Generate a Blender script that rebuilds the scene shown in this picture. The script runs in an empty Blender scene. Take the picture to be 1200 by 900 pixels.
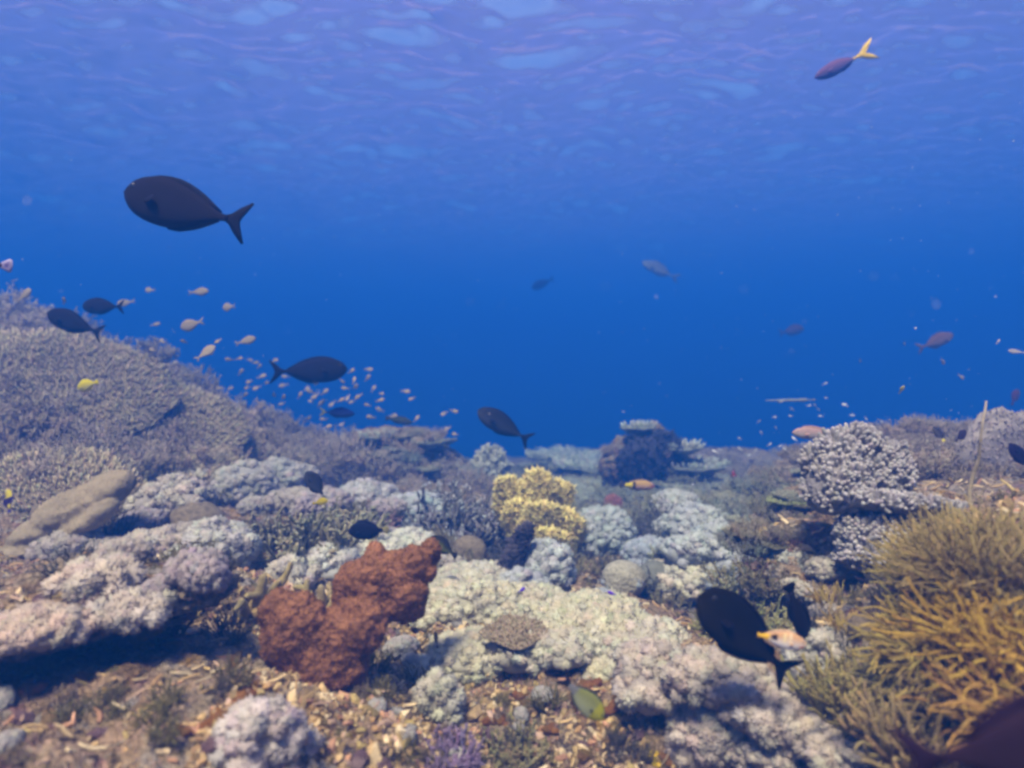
import bpy, math, random
import numpy as np
from mathutils import Vector, Matrix

random.seed(7)
RNG = np.random.default_rng(11)
SC = bpy.context.scene
COL = SC.collection
rad = math.radians

# ------------------------------------------------------------------ camera
F = 715.0                      # focal length in pixels of a 1200 x 900 frame
PITCH = rad(-1.6)
CAMZ = 1.0
cam_d = bpy.data.cameras.new('camera')
cam = bpy.data.objects.new('camera', cam_d)
COL.objects.link(cam)
cam_d.sensor_width = 36.0
cam_d.lens = 36.0 * F / 1200.0
cam_d.clip_start = 0.02
cam_d.clip_end = 2000
cam_d.dof.use_dof = True
cam_d.dof.focus_distance = 2.2
cam_d.dof.aperture_fstop = 1.3
cam.location = (0, 0, CAMZ)
cam.rotation_euler = (rad(90) + PITCH, 0, 0)
SC.camera = cam

# ------------------------------------------------------------------ world, sun, exposure
SUN_EL, SUN_AZ = rad(62), rad(-158)     # the sun stands high, a little behind the camera's left shoulder
w = bpy.data.worlds.new('World')
SC.world = w
w.use_nodes = True
nt = w.node_tree
bg = nt.nodes['Background']
sky = nt.nodes.new('ShaderNodeTexSky')
sky.sky_type = 'NISHITA'
sky.sun_disc = False
sky.sun_elevation = SUN_EL
sky.sun_rotation = SUN_AZ
sky.air_density = 1.0
sky.dust_density = 1.5
nt.links.new(sky.outputs[0], bg.inputs[0])
bg.inputs[1].default_value = 0.075
sl = bpy.data.lights.new('sun', 'SUN')
sl.energy = 5.0
sl.angle = rad(12)
sl.color = (1.0, 0.81, 0.57)
sun = bpy.data.objects.new('sun', sl)
COL.objects.link(sun)
sdir = Vector((math.sin(SUN_AZ) * math.cos(SUN_EL), math.cos(SUN_AZ) * math.cos(SUN_EL), math.sin(SUN_EL)))
sun.rotation_euler = sdir.to_track_quat('Z', 'Y').to_euler()
sun.location = (0, 10, 40)
vs = SC.view_settings
vs.view_transform = 'Standard'
vs.look = 'None'
vs.exposure = 2.08
vs.gamma = 1.0
vs.use_curve_mapping = False
cy = SC.cycles
cy.use_denoising = True
cy.max_bounces = 6
cy.diffuse_bounces = 2
cy.glossy_bounces = 2
cy.transmission_bounces = 4
cy.transparent_max_bounces = 8
cy.volume_bounces = 2
cy.caustics_reflective = False
cy.caustics_refractive = False
cy.sample_clamp_indirect = 4.0
cy.pixel_filter_type = 'BLACKMAN_HARRIS'
cy.filter_width = 3.0

# ------------------------------------------------------------------ noise
def _hash(ix, iy, iz, seed):
    h = (ix.astype(np.int64) * 374761393 + iy.astype(np.int64) * 668265263 + iz.astype(np.int64) * 2147483647 + seed * 1274126177) & 0xFFFFFFFF
    h = ((h ^ (h >> 13)) * 1274126177) & 0xFFFFFFFF
    h = ((h ^ (h >> 16)) * 2246822519) & 0xFFFFFFFF
    return ((h ^ (h >> 15)) & 0xFFFFFF) / float(0xFFFFFF)

def vnoise(x, y, z=None, seed=0):
    """value noise in -1..1, vectorised"""
    x = np.asarray(x, float); y = np.asarray(y, float)
    fx, fy = np.floor(x), np.floor(y)
    tx, ty = x - fx, y - fy
    tx = tx * tx * tx * (tx * (tx * 6 - 15) + 10); ty = ty * ty * ty * (ty * (ty * 6 - 15) + 10)
    if z is None:
        zz = np.zeros_like(fx)
        a = _hash(fx, fy, zz, seed); b = _hash(fx + 1, fy, zz, seed)
        c = _hash(fx, fy + 1, zz, seed); d = _hash(fx + 1, fy + 1, zz, seed)
        return ((a + (b - a) * tx) * (1 - ty) + (c + (d - c) * tx) * ty) * 2 - 1
    z = np.asarray(z, float)
    fz = np.floor(z); tz = z - fz
    tz = tz * tz * tz * (tz * (tz * 6 - 15) + 10)
    r = []
    for k in (0, 1):
        a = _hash(fx, fy, fz + k, seed); b = _hash(fx + 1, fy, fz + k, seed)
        c = _hash(fx, fy + 1, fz + k, seed); d = _hash(fx + 1, fy + 1, fz + k, seed)
        r.append((a + (b - a) * tx) * (1 - ty) + (c + (d - c) * tx) * ty)
    return (r[0] + (r[1] - r[0]) * tz) * 2 - 1

def fbm(x, y, z=None, oct=4, seed=0, gain=0.5, ridge=False):
    s = 0; a = 1.0; n = 0
    for k in range(oct):
        f = 2.0 ** k
        v = vnoise(x * f, y * f, None if z is None else z * f, seed + 17 * k)
        if ridge: v = 1 - 2 * np.abs(v)
        s = s + a * v; n += a; a *= gain
    return s / n

def sstep(a, b, x):
    t = np.clip((x - a) / (b - a), 0, 1)
    return t * t * (3 - 2 * t)

def gau(x, y, cx, cy_, sx, sy, rot=0.0):
    c, s = math.cos(rot), math.sin(rot)
    dx, dy = x - cx, y - cy_
    u, v = dx * c + dy * s, -dx * s + dy * c
    return np.exp(-0.5 * ((u / sx) ** 2 + (v / sy) ** 2))

# ------------------------------------------------------------------ the shape of the seabed
def HB(x, y):
    """smooth reef relief, metres; the camera hovers at z = 1"""
    x = np.asarray(x, float); y = np.asarray(y, float)
    z = -0.085 * np.log1p(np.exp((y - 3.0) * 2)) / 2
    # long slope that climbs to the left
    s = np.clip((-x - 1.4) / 2.5, 0, 1.5)
    z = z + 1.30 * s ** 0.9 * sstep(2.3, 4.3, y) * (1 - sstep(5.5, 9, y))
    z = z + 0.30 * sstep(-0.2, -1.4, x) * (1 - sstep(2.5, 4.5, y))
    z = z + 0.16 * gau(x, y, -0.9, 4.2, 0.8, 0.6)
    # spur in front of the sponge, then the mat's ridge running to the lower right
    z = z + 0.10 * gau(x, y, -0.65, 1.15, 0.35, 0.16, 0.2) + 0.15 * gau(x, y, -0.55, 1.45, 0.26, 0.24)
    z = z + 0.16 * gau(x, y, 0.45, 1.85, 0.75, 0.22, -0.35)
    z = z - 0.16 * gau(x, y, 0.38, 1.32, 0.16, 0.14, 0)
    z = z - 0.10 * gau(x, y, 0.85, 2.35, 0.22, 0.5, 0.1)
    # right-hand outcrop and the hills behind it
    z = z + 0.50 * sstep(0.75, 1.5, x) * sstep(0.9, 1.7, y) * (1 - sstep(2.6, 3.6, y))
    z = z + 0.45 * gau(x, y, 1.15, 1.15, 0.30, 0.32)
    z = z + 0.58 * gau(x, y, 2.45, 3.9, 0.75, 0.6) + 0.25 * gau(x, y, 3.6, 3.6, 0.8, 0.7)
    z = z + 0.30 * gau(x, y, 2.6, 7.0, 1.5, 0.9)
    # bommies far off
    z = z + 0.60 * gau(x, y, -1.0, 6.2, 0.50, 0.5)
    z = z + 0.35 * gau(x, y, 1.9, 8.6, 0.9, 0.6)
    z = z - 0.15 * sstep(8, 20, y) * (y - 8) * 0.5
    return z

def H(x, y):
    x = np.asarray(x, float); y = np.asarray(y, float)
    d = np.hypot(x, y)
    z = HB(x, y)
    z = z + 0.10 * fbm(x * 1.1, y * 1.1, oct=3, seed=3) * sstep(0.6, 3, d)
    r = fbm(x * 3.3 + 0.35 * vnoise(x * 5, y * 5, seed=8), y * 3.3, oct=4, seed=5, ridge=True)
    z = z + 0.050 * r
    k = 1 - sstep(4, 9, d)
    z = z + k * 0.020 * fbm(x * 13, y * 13, oct=3, seed=9, ridge=True) + k * 0.007 * fbm(x * 48, y * 48, oct=2, seed=12)
    return z

CP, SP = math.cos(PITCH), math.sin(PITCH)
def ray(px, py):
    u, v = (px - 600.0) / F, (450.0 - py) / F
    d = np.array([u, CP - v * SP, SP + v * CP])
    return d                                     # depth 1 along the view axis
def at(px, py, depth):
    d = ray(px, py)
    return Vector((d[0] * depth, d[1] * depth, CAMZ + d[2] * depth))
ROCKS = []
def HR(x, y):
    """height of the seabed with the rocks that stand on it"""
    z = H(x, y)
    for c, r, R in ROCKS:
        # highest point of the ellipsoid over each x, y
        M_ = R @ np.diag(1 / np.asarray(r) ** 2) @ R.T
        dx, dy = np.asarray(x) - c[0], np.asarray(y) - c[1]
        b = M_[0, 2] * dx + M_[1, 2] * dy; q = M_[0, 0] * dx * dx + 2 * M_[0, 1] * dx * dy + M_[1, 1] * dy * dy - 1
        D = b * b - M_[2, 2] * q
        zt = c[2] + (-b + np.sqrt(np.maximum(D, 0))) / M_[2, 2]
        z = np.where(D > 0, np.maximum(z, zt), z)
    return z
def ground(px, py, near=0.6):
    """where the sight line of a photo pixel meets the seabed"""
    d = ray(px, py)
    t = np.geomspace(near, 60, 2500)
    hit = H(d[0] * t, d[1] * t) - (CAMZ + d[2] * t)
    i = np.argmax(hit > 0)
    if hit[i] <= 0: return None
    o = np.array([0, 0, CAMZ])
    for c, r, R in ROCKS:                            # rocks that stand on the seabed
        e, dd = (R.T @ (o - c)) / r, (R.T @ d) / r
        A, B, C_ = dd @ dd, e @ dd, e @ e - 1
        q = B * B - A * C_
        if q > 0:
            tt = (-B - math.sqrt(q)) / A
            if near < tt < t[i]: return Vector((o + d * tt).tolist())
    return Vector((d[0] * t[i], d[1] * t[i], CAMZ + d[2] * t[i]))

# ------------------------------------------------------------------ scene-graph helpers
def tag(o, label=None, cat=None, group=None, kind=None):
    if label: o['label'] = label
    if cat: o['category'] = cat
    if group: o['group'] = group
    if kind: o['kind'] = kind
    return o
def link(name, data, parent=None):
    o = bpy.data.objects.new(name, data)
    COL.objects.link(o)
    if parent: o.parent = parent
    return o

class MB:
    """collects pieces (numpy) that become ONE mesh with a per-point colour attribute"""
    def __init__(s):
        s.v = []; s.c = []; s.f3 = []; s.f4 = []; s.n = 0
    def add(s, v, f, c=None):
        v = np.asarray(v, float).reshape(-1, 3); f = np.asarray(f, np.int64)
        if c is None: c = np.full((len(v), 3), 1.0)
        c = np.asarray(c, float)
        if c.ndim == 1: c = np.tile(c, (len(v), 1))
        s.v.append(v); s.c.append(c)
        (s.f3 if f.shape[1] == 3 else s.f4).append(f + s.n)
        s.n += len(v)
    def mesh(s, name, mat, smooth=True):
        me = bpy.data.meshes.new(name)
        v = np.concatenate(s.v); c = np.concatenate(s.c)
        f3 = np.concatenate(s.f3) if s.f3 else np.zeros((0, 3), np.int64)
        f4 = np.concatenate(s.f4) if s.f4 else np.zeros((0, 4), np.int64)
        me.vertices.add(len(v)); me.vertices.foreach_set('co', v.astype(np.float32).ravel())
        nl = len(f3) * 3 + len(f4) * 4
        me.loops.add(nl); me.polygons.add(len(f3) + len(f4))
        me.loops.foreach_set('vertex_index', np.concatenate([f3.ravel(), f4.ravel()]).astype(np.int32))
        st = np.concatenate([np.arange(len(f3)) * 3, len(f3) * 3 + np.arange(len(f4)) * 4]).astype(np.int32)
        me.polygons.foreach_set('loop_start', st)
        me.update(calc_edges=True)
        me.polygons.foreach_set('use_smooth', np.full(len(me.polygons), smooth, bool))
        a = me.attributes.new('Col', 'FLOAT_COLOR', 'POINT')
        a.data.foreach_set('color', np.concatenate([np.clip(c, 0, 1), np.ones((len(c), 1))], 1).astype(np.float32).ravel())
        if mat: me.materials.append(mat)
        return me
    def build(s, name, mat, parent=None, smooth=True):
        return link(name, s.mesh(name, mat, smooth), parent)

# ------------------------------------------------------------------ materials
def newmat(name):
    m = bpy.data.materials.new(name); m.use_nodes = True
    return m, m.node_tree, m.node_tree.nodes['Principled BSDF']
def N(nt, kind, **kw):
    n = nt.nodes.new(kind)
    for k, v in kw.items():
        if k[0] == 'i' and k[1:].isdigit(): n.inputs[int(k[1:])].default_value = v
        else: setattr(n, k, v)
    return n
def ramp(nt, fac, stops, interp='LINEAR'):
    r = N(nt, 'ShaderNodeValToRGB')
    r.color_ramp.interpolation = interp
    e = r.color_ramp.elements
    while len(e) > 1: e.remove(e[0])
    for i, (p, c) in enumerate(stops):
        q = e[0] if i == 0 else e.new(p)
        q.position = p; q.color = (*c, 1)
    nt.links.new(fac, r.inputs[0])
    return r.outputs[0]
def mix(nt, fac, a, b, mode='MIX'):
    m = N(nt, 'ShaderNodeMix', data_type='RGBA', blend_type=mode)
    for s, v in ((m.inputs[0], fac), (m.inputs[6], a), (m.inputs[7], b)):
        if isinstance(v, (int, float)): s.default_value = v
        elif isinstance(v, tuple): s.default_value = (*v, 1)
        else: nt.links.new(v, s)
    return m.outputs[2]
def noise(nt, vec, scale, detail=4, rough=0.6, dist=0.0):
    n = N(nt, 'ShaderNodeTexNoise')
    n.inputs['Scale'].default_value = scale; n.inputs['Detail'].default_value = detail
    n.inputs['Roughness'].default_value = rough; n.inputs['Distortion'].default_value = dist
    nt.links.new(vec, n.inputs['Vector'])
    return n.outputs[0]
def voro(nt, vec, scale, feature='F1', out=0):
    n = N(nt, 'ShaderNodeTexVoronoi', feature=feature)
    n.inputs['Scale'].default_value = scale
    nt.links.new(vec, n.inputs['Vector'])
    return n.outputs[out]
def bump(nt, bsdf, h, strength, dist, prev=None):
    b = N(nt, 'ShaderNodeBump')
    b.inputs['Strength'].default_value = strength; b.inputs['Distance'].default_value = dist
    nt.links.new(h, b.inputs['Height'])
    if prev: nt.links.new(prev, b.inputs['Normal'])
    nt.links.new(b.outputs[0], bsdf.inputs['Normal'])
    return b.outputs[0]

def mat_reef():
    m, nt, b = newmat('reef_rock')
    P = N(nt, 'ShaderNodeNewGeometry').outputs['Position']
    big = noise(nt, P, 1.6, 5, 0.65, 0.6)
    c = ramp(nt, big, [(0.30, (.26, .20, .11)), (0.42, (.48, .35, .20)), (0.50, (.56, .39, .25)), (0.58, (.50, .41, .27)), (0.70, (.62, .46, .33))])
    # patches: encrusting algae, sponges, bare coral skeleton
    vc = voro(nt, mix(nt, 0.06, P, N(nt, 'ShaderNodeTexNoise', ).outputs[1]), 26, out=1)
    sep = N(nt, 'ShaderNodeSeparateColor'); nt.links.new(vc, sep.inputs[0])
    patch = ramp(nt, sep.outputs[0], [(0.0, (.10, .075, .05)), (0.14, (.30, .20, .10)), (0.30, (.42, .36, .28)), (0.44, (.20, .17, .07)),
                                      (0.56, (.40, .23, .20)), (0.68, (.46, .42, .36)), (0.80, (.36, .22, .10)), (0.90, (.22, .13, .16)), (0.96, (.50, .30, .06))], 'CONSTANT')
    msk = ramp(nt, noise(nt, P, 9, 4, 0.7), [(0.44, (0, 0, 0)), (0.56, (1, 1, 1))])
    c = mix(nt, msk, c, patch)
    fine = noise(nt, P, 70, 4, 0.75)
    c = mix(nt, 0.75, c, ramp(nt, fine, [(0.30, (.30, .27, .22)), (0.5, (.85, .82, .78)), (0.68, (1.5, 1.4, 1.25))]), 'MULTIPLY')
    nt.links.new(c, b.inputs['Base Color'])
    b.inputs['Roughness'].default_value = 0.95
    b.inputs['Specular IOR Level'].default_value = 0.12
    n1 = bump(nt, b, noise(nt, P, 34, 8, 0.8), 1.0, 0.05)
    bump(nt, b, voro(nt, P, 80), 0.9, 0.02, n1)
    return m

# ------------------------------------------------------------------ seabed, water surface, the water itself
def polar_ground():
    az = np.concatenate([np.linspace(-180, -58, 36, endpoint=False), np.linspace(-58, 58, 660, endpoint=False), np.linspace(58, 180, 36, endpoint=False)])
    r = np.concatenate([np.geomspace(0.25, 12, 430, endpoint=False), np.geomspace(12, 240, 70)])
    A, R = np.meshgrid(np.radians(az), r)
    X, Y = R * np.sin(A), R * np.cos(A)
    Z = H(X, Y)
    v = np.stack([X, Y, Z], -1).reshape(-1, 3)
    n, k = len(r), len(az)
    i, j = np.meshgrid(np.arange(n - 1), np.arange(k), indexing='ij')
    jn = (j + 1) % k
    f = np.stack([i * k + j, (i + 1) * k + j, (i + 1) * k + jn, i * k + jn], -1).reshape(-1, 4)
    m = MB(); m.add(v, f[:, ::-1])
    c = len(v)
    m.add(np.array([[0, 0, float(H(0., 0.))]]), np.zeros((0, 3), np.int64))
    m.f3.append(np.stack([np.arange(k), (np.arange(k) + 1) % k, np.full(k, c)], -1)[:, ::-1])
    return m.build('seabed', mat_reef())
tag(polar_ground(), kind='structure')

SURF = 6.0
def water_surface():
    x = np.concatenate([-np.geomspace(220, 30, 12), np.linspace(-29, 29, 560), np.geomspace(30, 220, 12)])
    y = np.concatenate([-np.geomspace(200, 4, 14), np.linspace(-3, 34, 520), np.geomspace(35, 238, 26)])
    X, Y = np.meshgrid(x, y)
    Z = SURF + 0.25 * fbm(X * 0.35 + 3, Y * 0.45, oct=2, seed=40) + 0.12 * fbm(X * 1.15, Y * 1.9, oct=2, seed=41) + 0.060 * fbm(X * 3.3, Y * 5.6, oct=2, seed=42)
    v = np.stack([X, Y, Z], -1).reshape(-1, 3)
    n, k = X.shape
    i, j = np.meshgrid(np.arange(n - 1), np.arange(k - 1), indexing='ij')
    f = np.stack([i * k + j, i * k + j + 1, (i + 1) * k + j + 1, (i + 1) * k + j], -1).reshape(-1, 4)
    m, nt, b = newmat('water_surface')
    nt.nodes.remove(b)
    out = nt.nodes['Material Output']
    gl = N(nt, 'ShaderNodeBsdfGlass'); gl.inputs['IOR'].default_value = 1.33; gl.inputs['Roughness'].default_value = 0.14
    gl.inputs['Color'].default_value = (1, 0.80, 0.80, 1)
    tr = N(nt, 'ShaderNodeBsdfTransparent'); tr.inputs['Color'].default_value = (1, 0.84, 0.95, 1)
    mx = N(nt, 'ShaderNodeMixShader')
    lw = N(nt, 'ShaderNodeLayerWeight')              # light from above passes; at a slant the surface mirrors the deep water
    fr = ramp(nt, lw.outputs['Facing'], [(0.16, (0, 0, 0)), (0.46, (.93, .93, .93))])
    nt.links.new(fr, mx.inputs[0])
    tl = N(nt, 'ShaderNodeBsdfTranslucent'); tl.inputs['Color'].default_value = (.95, .60, 1, 1)
    m2 = N(nt, 'ShaderNodeMixShader'); m2.inputs[0].default_value = 0.085
    nt.links.new(tr.outputs[0], mx.inputs[1]); nt.links.new(gl.outputs[0], mx.inputs[2]); nt.links.new(mx.outputs[0], m2.inputs[1]); nt.links.new(tl.outputs[0], m2.inputs[2]); nt.links.new(m2.outputs[0], out.inputs[0])
    g = MB(); g.add(v, f)
    return g.build('water_surface', m)
tag(water_surface(), kind='structure')

def water_body():
    bm_v = np.array([[sx * 250, (-240 if sy < 0 else 250), z] for z in (-60, SURF + 0.6) for sy in (-1, 1) for sx in (-1, 1)], float)
    f = np.array([[0, 2, 3, 1], [4, 5, 7, 6], [0, 1, 5, 4], [2, 6, 7, 3], [0, 4, 6, 2], [1, 3, 7, 5]])
    m, nt, b = newmat('haze')
    nt.nodes.remove(b)
    pv = N(nt, 'ShaderNodeVolumePrincipled')
    pv.inputs['Color'].default_value = HAZE_COL
    pv.inputs['Absorption Color'].default_value = HAZE_ABS
    pv.inputs['Density'].default_value = HAZE_DENS
    pv.inputs['Anisotropy'].default_value = 0.0
    nt.links.new(pv.outputs[0], nt.nodes['Material Output'].inputs['Volume'])
    g = MB(); g.add(bm_v, f)
    o = g.build('haze', m, smooth=False)
    o.display_type = 'WIRE'
    return tag(o, kind='stuff')
HAZE_COL = (0.012, 0.106, 0.435, 1)
HAZE_ABS = (0.0, 0.06, 0.10, 1)
HAZE_DENS = 0.14
water_body()

# ------------------------------------------------------------------ mesh generators
import bmesh
_ICO = {}
def ico(sub):
    if sub not in _ICO:
        bm = bmesh.new(); bmesh.ops.create_icosphere(bm, subdivisions=sub, radius=1.0)
        v = np.array([p.co[:] for p in bm.verts]); v /= np.linalg.norm(v, axis=1)[:, None]
        f = np.array([[q.index for q in p.verts] for p in bm.faces]); bm.free()
        _ICO[sub] = (v, f)
    return _ICO[sub]
def rotm(ax, ay, az):
    return np.array(Matrix.Rotation(az, 3, 'Z') @ Matrix.Rotation(ay, 3, 'Y') @ Matrix.Rotation(ax, 3, 'X'))
def unit(v):
    return v / np.maximum(np.linalg.norm(v, axis=-1, keepdims=True), 1e-9)
def randdir(n, zmin=-1.0, rng=RNG):
    z = rng.uniform(zmin, 1, n); a = rng.uniform(0, 2 * np.pi, n); r = np.sqrt(1 - z * z)
    return np.stack([r * np.cos(a), r * np.sin(a), z], -1)
def jit(c, n, amt=0.12, rng=RNG):
    """n colours round c: shared brightness jitter and a little hue jitter"""
    return np.clip(np.array(c) * (1 + amt * rng.normal(size=(n, 1))) * (1 + amt * 0.35 * rng.normal(size=(n, 3))), 0.005, 0.9)

def lobe(m, c, r, R=None, sub=3, amp=0.12, freq=2.2, seed=0, col=(.4, .4, .4), knob=0.0, kf=7.0):
    d, f = ico(sub)
    k = 1 + amp * fbm(d[:, 0] * freq + seed * 3.1, d[:, 1] * freq, d[:, 2] * freq, oct=3, seed=seed)
    if knob: k = k + knob * (1 - np.abs(fbm(d[:, 0] * kf + seed, d[:, 1] * kf, d[:, 2] * kf, oct=2, seed=seed + 5)) * 3)
    v = d * k[:, None] * np.asarray(r)
    if R is not None: v = v @ R.T
    cc = np.array(col) * (1 + 0.12 * fbm(d[:, 0] * 3, d[:, 1] * 3, d[:, 2] * 3 + seed, oct=2, seed=seed + 9))[:, None]
    m.add(v + np.asarray(c), f, cc)
    return v + np.asarray(c)

def spikes(m, p, n, ln, wd, col, tip=None, rng=RNG, lean=0.35):
    """many small three-sided tufts; p, n (K,3), ln, wd (K,)"""
    K = len(p)
    n = unit(n + lean * rng.normal(size=(K, 3)))
    a = unit(np.cross(n, rng.normal(size=(K, 3)))); b = np.cross(n, a)
    ang = np.array([0, 2.094, 4.189])
    ring = p[:, None, :] + wd[:, None, None] * (np.cos(ang)[None, :, None] * a[:, None] + np.sin(ang)[None, :, None] * b[:, None])
    ring = ring - n[:, None] * (ln * 0.15)[:, None, None]
    v = np.concatenate([ring, (p + n * ln[:, None])[:, None]], 1).reshape(-1, 3)
    i = np.arange(K)[:, None] * 4
    f = np.concatenate([i + np.array([[0, 1, 3]]), i + np.array([[1, 2, 3]]), i + np.array([[2, 0, 3]])], 0)
    col = np.broadcast_to(np.asarray(col, float), (K, 3)); tip = col if tip is None else np.broadcast_to(np.asarray(tip, float), (K, 3))
    c = np.concatenate([np.repeat(col[:, None], 3, 1), tip[:, None]], 1).reshape(-1, 3)
    m.add(v, f, c)

def tubes(m, path, radii, sides=6, col=(.4, .4, .4), col2=None, round_tip=False):
    """path (M,K,3), radii (M,K): tapered tubes with closed tips"""
    path = np.asarray(path, float); radii = np.asarray(radii, float)
    M, K, _ = path.shape
    if round_tip:                                      # three more rings make a blunt end
        t = unit(path[:, -1] - path[:, -2]); r = radii[:, -1]
        ex = [path[:, -1] + t * (r * s)[:, None] for s in (0.55, 0.9, 1.0)]
        path = np.concatenate([path] + [e[:, None] for e in ex], 1)
        radii = np.concatenate([radii] + [(r * s)[:, None] for s in (0.83, 0.45, 0.04)], 1)
        K += 3
    T = unit(np.gradient(path, axis=1))
    ref = np.where(np.abs(T[:, :1, 2:3]) > 0.9, np.array([[[1., 0, 0]]]), np.array([[[0., 0, 1]]]))
    A = unit(np.cross(T, np.broadcast_to(ref, T.shape))); B = np.cross(T, A)
    ang = np.linspace(0, 2 * np.pi, sides, endpoint=False)
    v = path[:, :, None] + radii[:, :, None, None] * (np.cos(ang)[:, None] * A[:, :, None] + np.sin(ang)[:, None] * B[:, :, None])
    base = (np.arange(M) * K * sides)[:, None, None]
    k, s = np.meshgrid(np.arange(K - 1), np.arange(sides), indexing='ij')
    s2 = (s + 1) % sides
    q = np.stack([k * sides + s, k * sides + s2, (k + 1) * sides + s2, (k + 1) * sides + s], -1).reshape(1, -1, 4)
    col = np.broadcast_to(np.asarray(col, float), (M, 3)); col2 = col if col2 is None else np.broadcast_to(np.asarray(col2, float), (M, 3))
    t = np.linspace(0, 1, K)[None, :, None] ** 2
    c = np.repeat((col[:, None] * (1 - t) + col2[:, None] * t)[:, :, None], sides, 2)
    m.add(v.reshape(-1, 3), (q + base).reshape(-1, 4), c.reshape(-1, 3))
    cap = (np.arange(M) * K * sides + (K - 1) * sides)[:, None] + np.arange(sides)[None]
    m.f3.append(np.stack([np.broadcast_to(cap[:, :1], (M, sides - 2)), cap[:, 1:-1], cap[:, 2:]], -1).reshape(-1, 3) + (m.n - len(v.reshape(-1, 3))))

def curved(p0, d0, L, K=5, bend=0.3, up=0.0, rng=RNG):
    """M curved centre lines starting at p0 along d0"""
    M = len(p0); pts = [p0]; d = unit(d0); p = p0
    kick = rng.normal(size=(M, 3)) * bend
    for k in range(K - 1):
        p = p + d * (L / (K - 1))[:, None]
        pts.append(p)
        d = unit(d + kick * 0.5 + rng.normal(size=(M, 3)) * bend * 0.35 + np.array([0, 0, up]))
    return np.stack(pts, 1)

# ------------------------------------------------------------------ coral materials (colour comes from each piece's own pigment)
def mat_pigment(name, bumps, rough=0.9, spec=0.15, var=0.35, vscale=14, sheen=0.0, sss=0.0):
    m, nt, b = newmat(name)
    co = N(nt, 'ShaderNodeTexCoord').outputs['Object']
    at_ = N(nt, 'ShaderNodeAttribute', attribute_name='Col').outputs['Color']
    v = ramp(nt, noise(nt, co, vscale, 5, 0.7), [(0.3, (1 - var,) * 3), (0.7, (1 + var * 0.8,) * 3)])
    nt.links.new(mix(nt, 1.0, at_, v, 'MULTIPLY'), b.inputs['Base Color'])
    b.inputs['Roughness'].default_value = rough; b.inputs['Specular IOR Level'].default_value = spec
    prev = None
    for kind, sc, st, ds in bumps:
        h = noise(nt, co, sc, 4, 0.7) if kind == 'n' else voro(nt, co, sc)
        prev = bump(nt, b, h, st, ds, prev)
    return m
M_SOFT = mat_pigment('soft_coral_skin', [('n', 30, .35, .010), ('v', 170, .4, .004)], var=.20)
M_HARD = mat_pigment('stony_coral', [('n', 60, .7, .008), ('v', 240, .6, .003)], var=.30)
M_SPONGE = mat_pigment('sponge_skin', [('n', 26, .8, .014), ('v', 60, .9, .010), ('n', 140, .8, .006)], var=.5, vscale=18)
M_LEATHER = mat_pigment('leather_coral', [('n', 12, .4, .015), ('n', 150, .4, .002)], var=.16, vscale=7)
M_ROCK = mat_reef()
M_FISH = mat_pigment('fish_skin', [('v', 160, .15, .0008)], rough=.8, spec=.04, var=.14, vscale=30)
M_FIN = mat_pigment('fin_skin', [('n', 120, .3, .001)], rough=.8, spec=.04, var=.2, vscale=60)
M_EYE = mat_pigment('eye', [], rough=.15, spec=.5, var=.0)

# ------------------------------------------------------------------ coral builders: each returns the parts of one colony, base at the origin
GREY = (.44, .42, .40); PALE = (.52, .50, .44); TAN = (.34, .27, .16); OLIVE = (.24, .22, .09); BROWN = (.22, .17, .12); LILAC = (.46, .42, .44)

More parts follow.
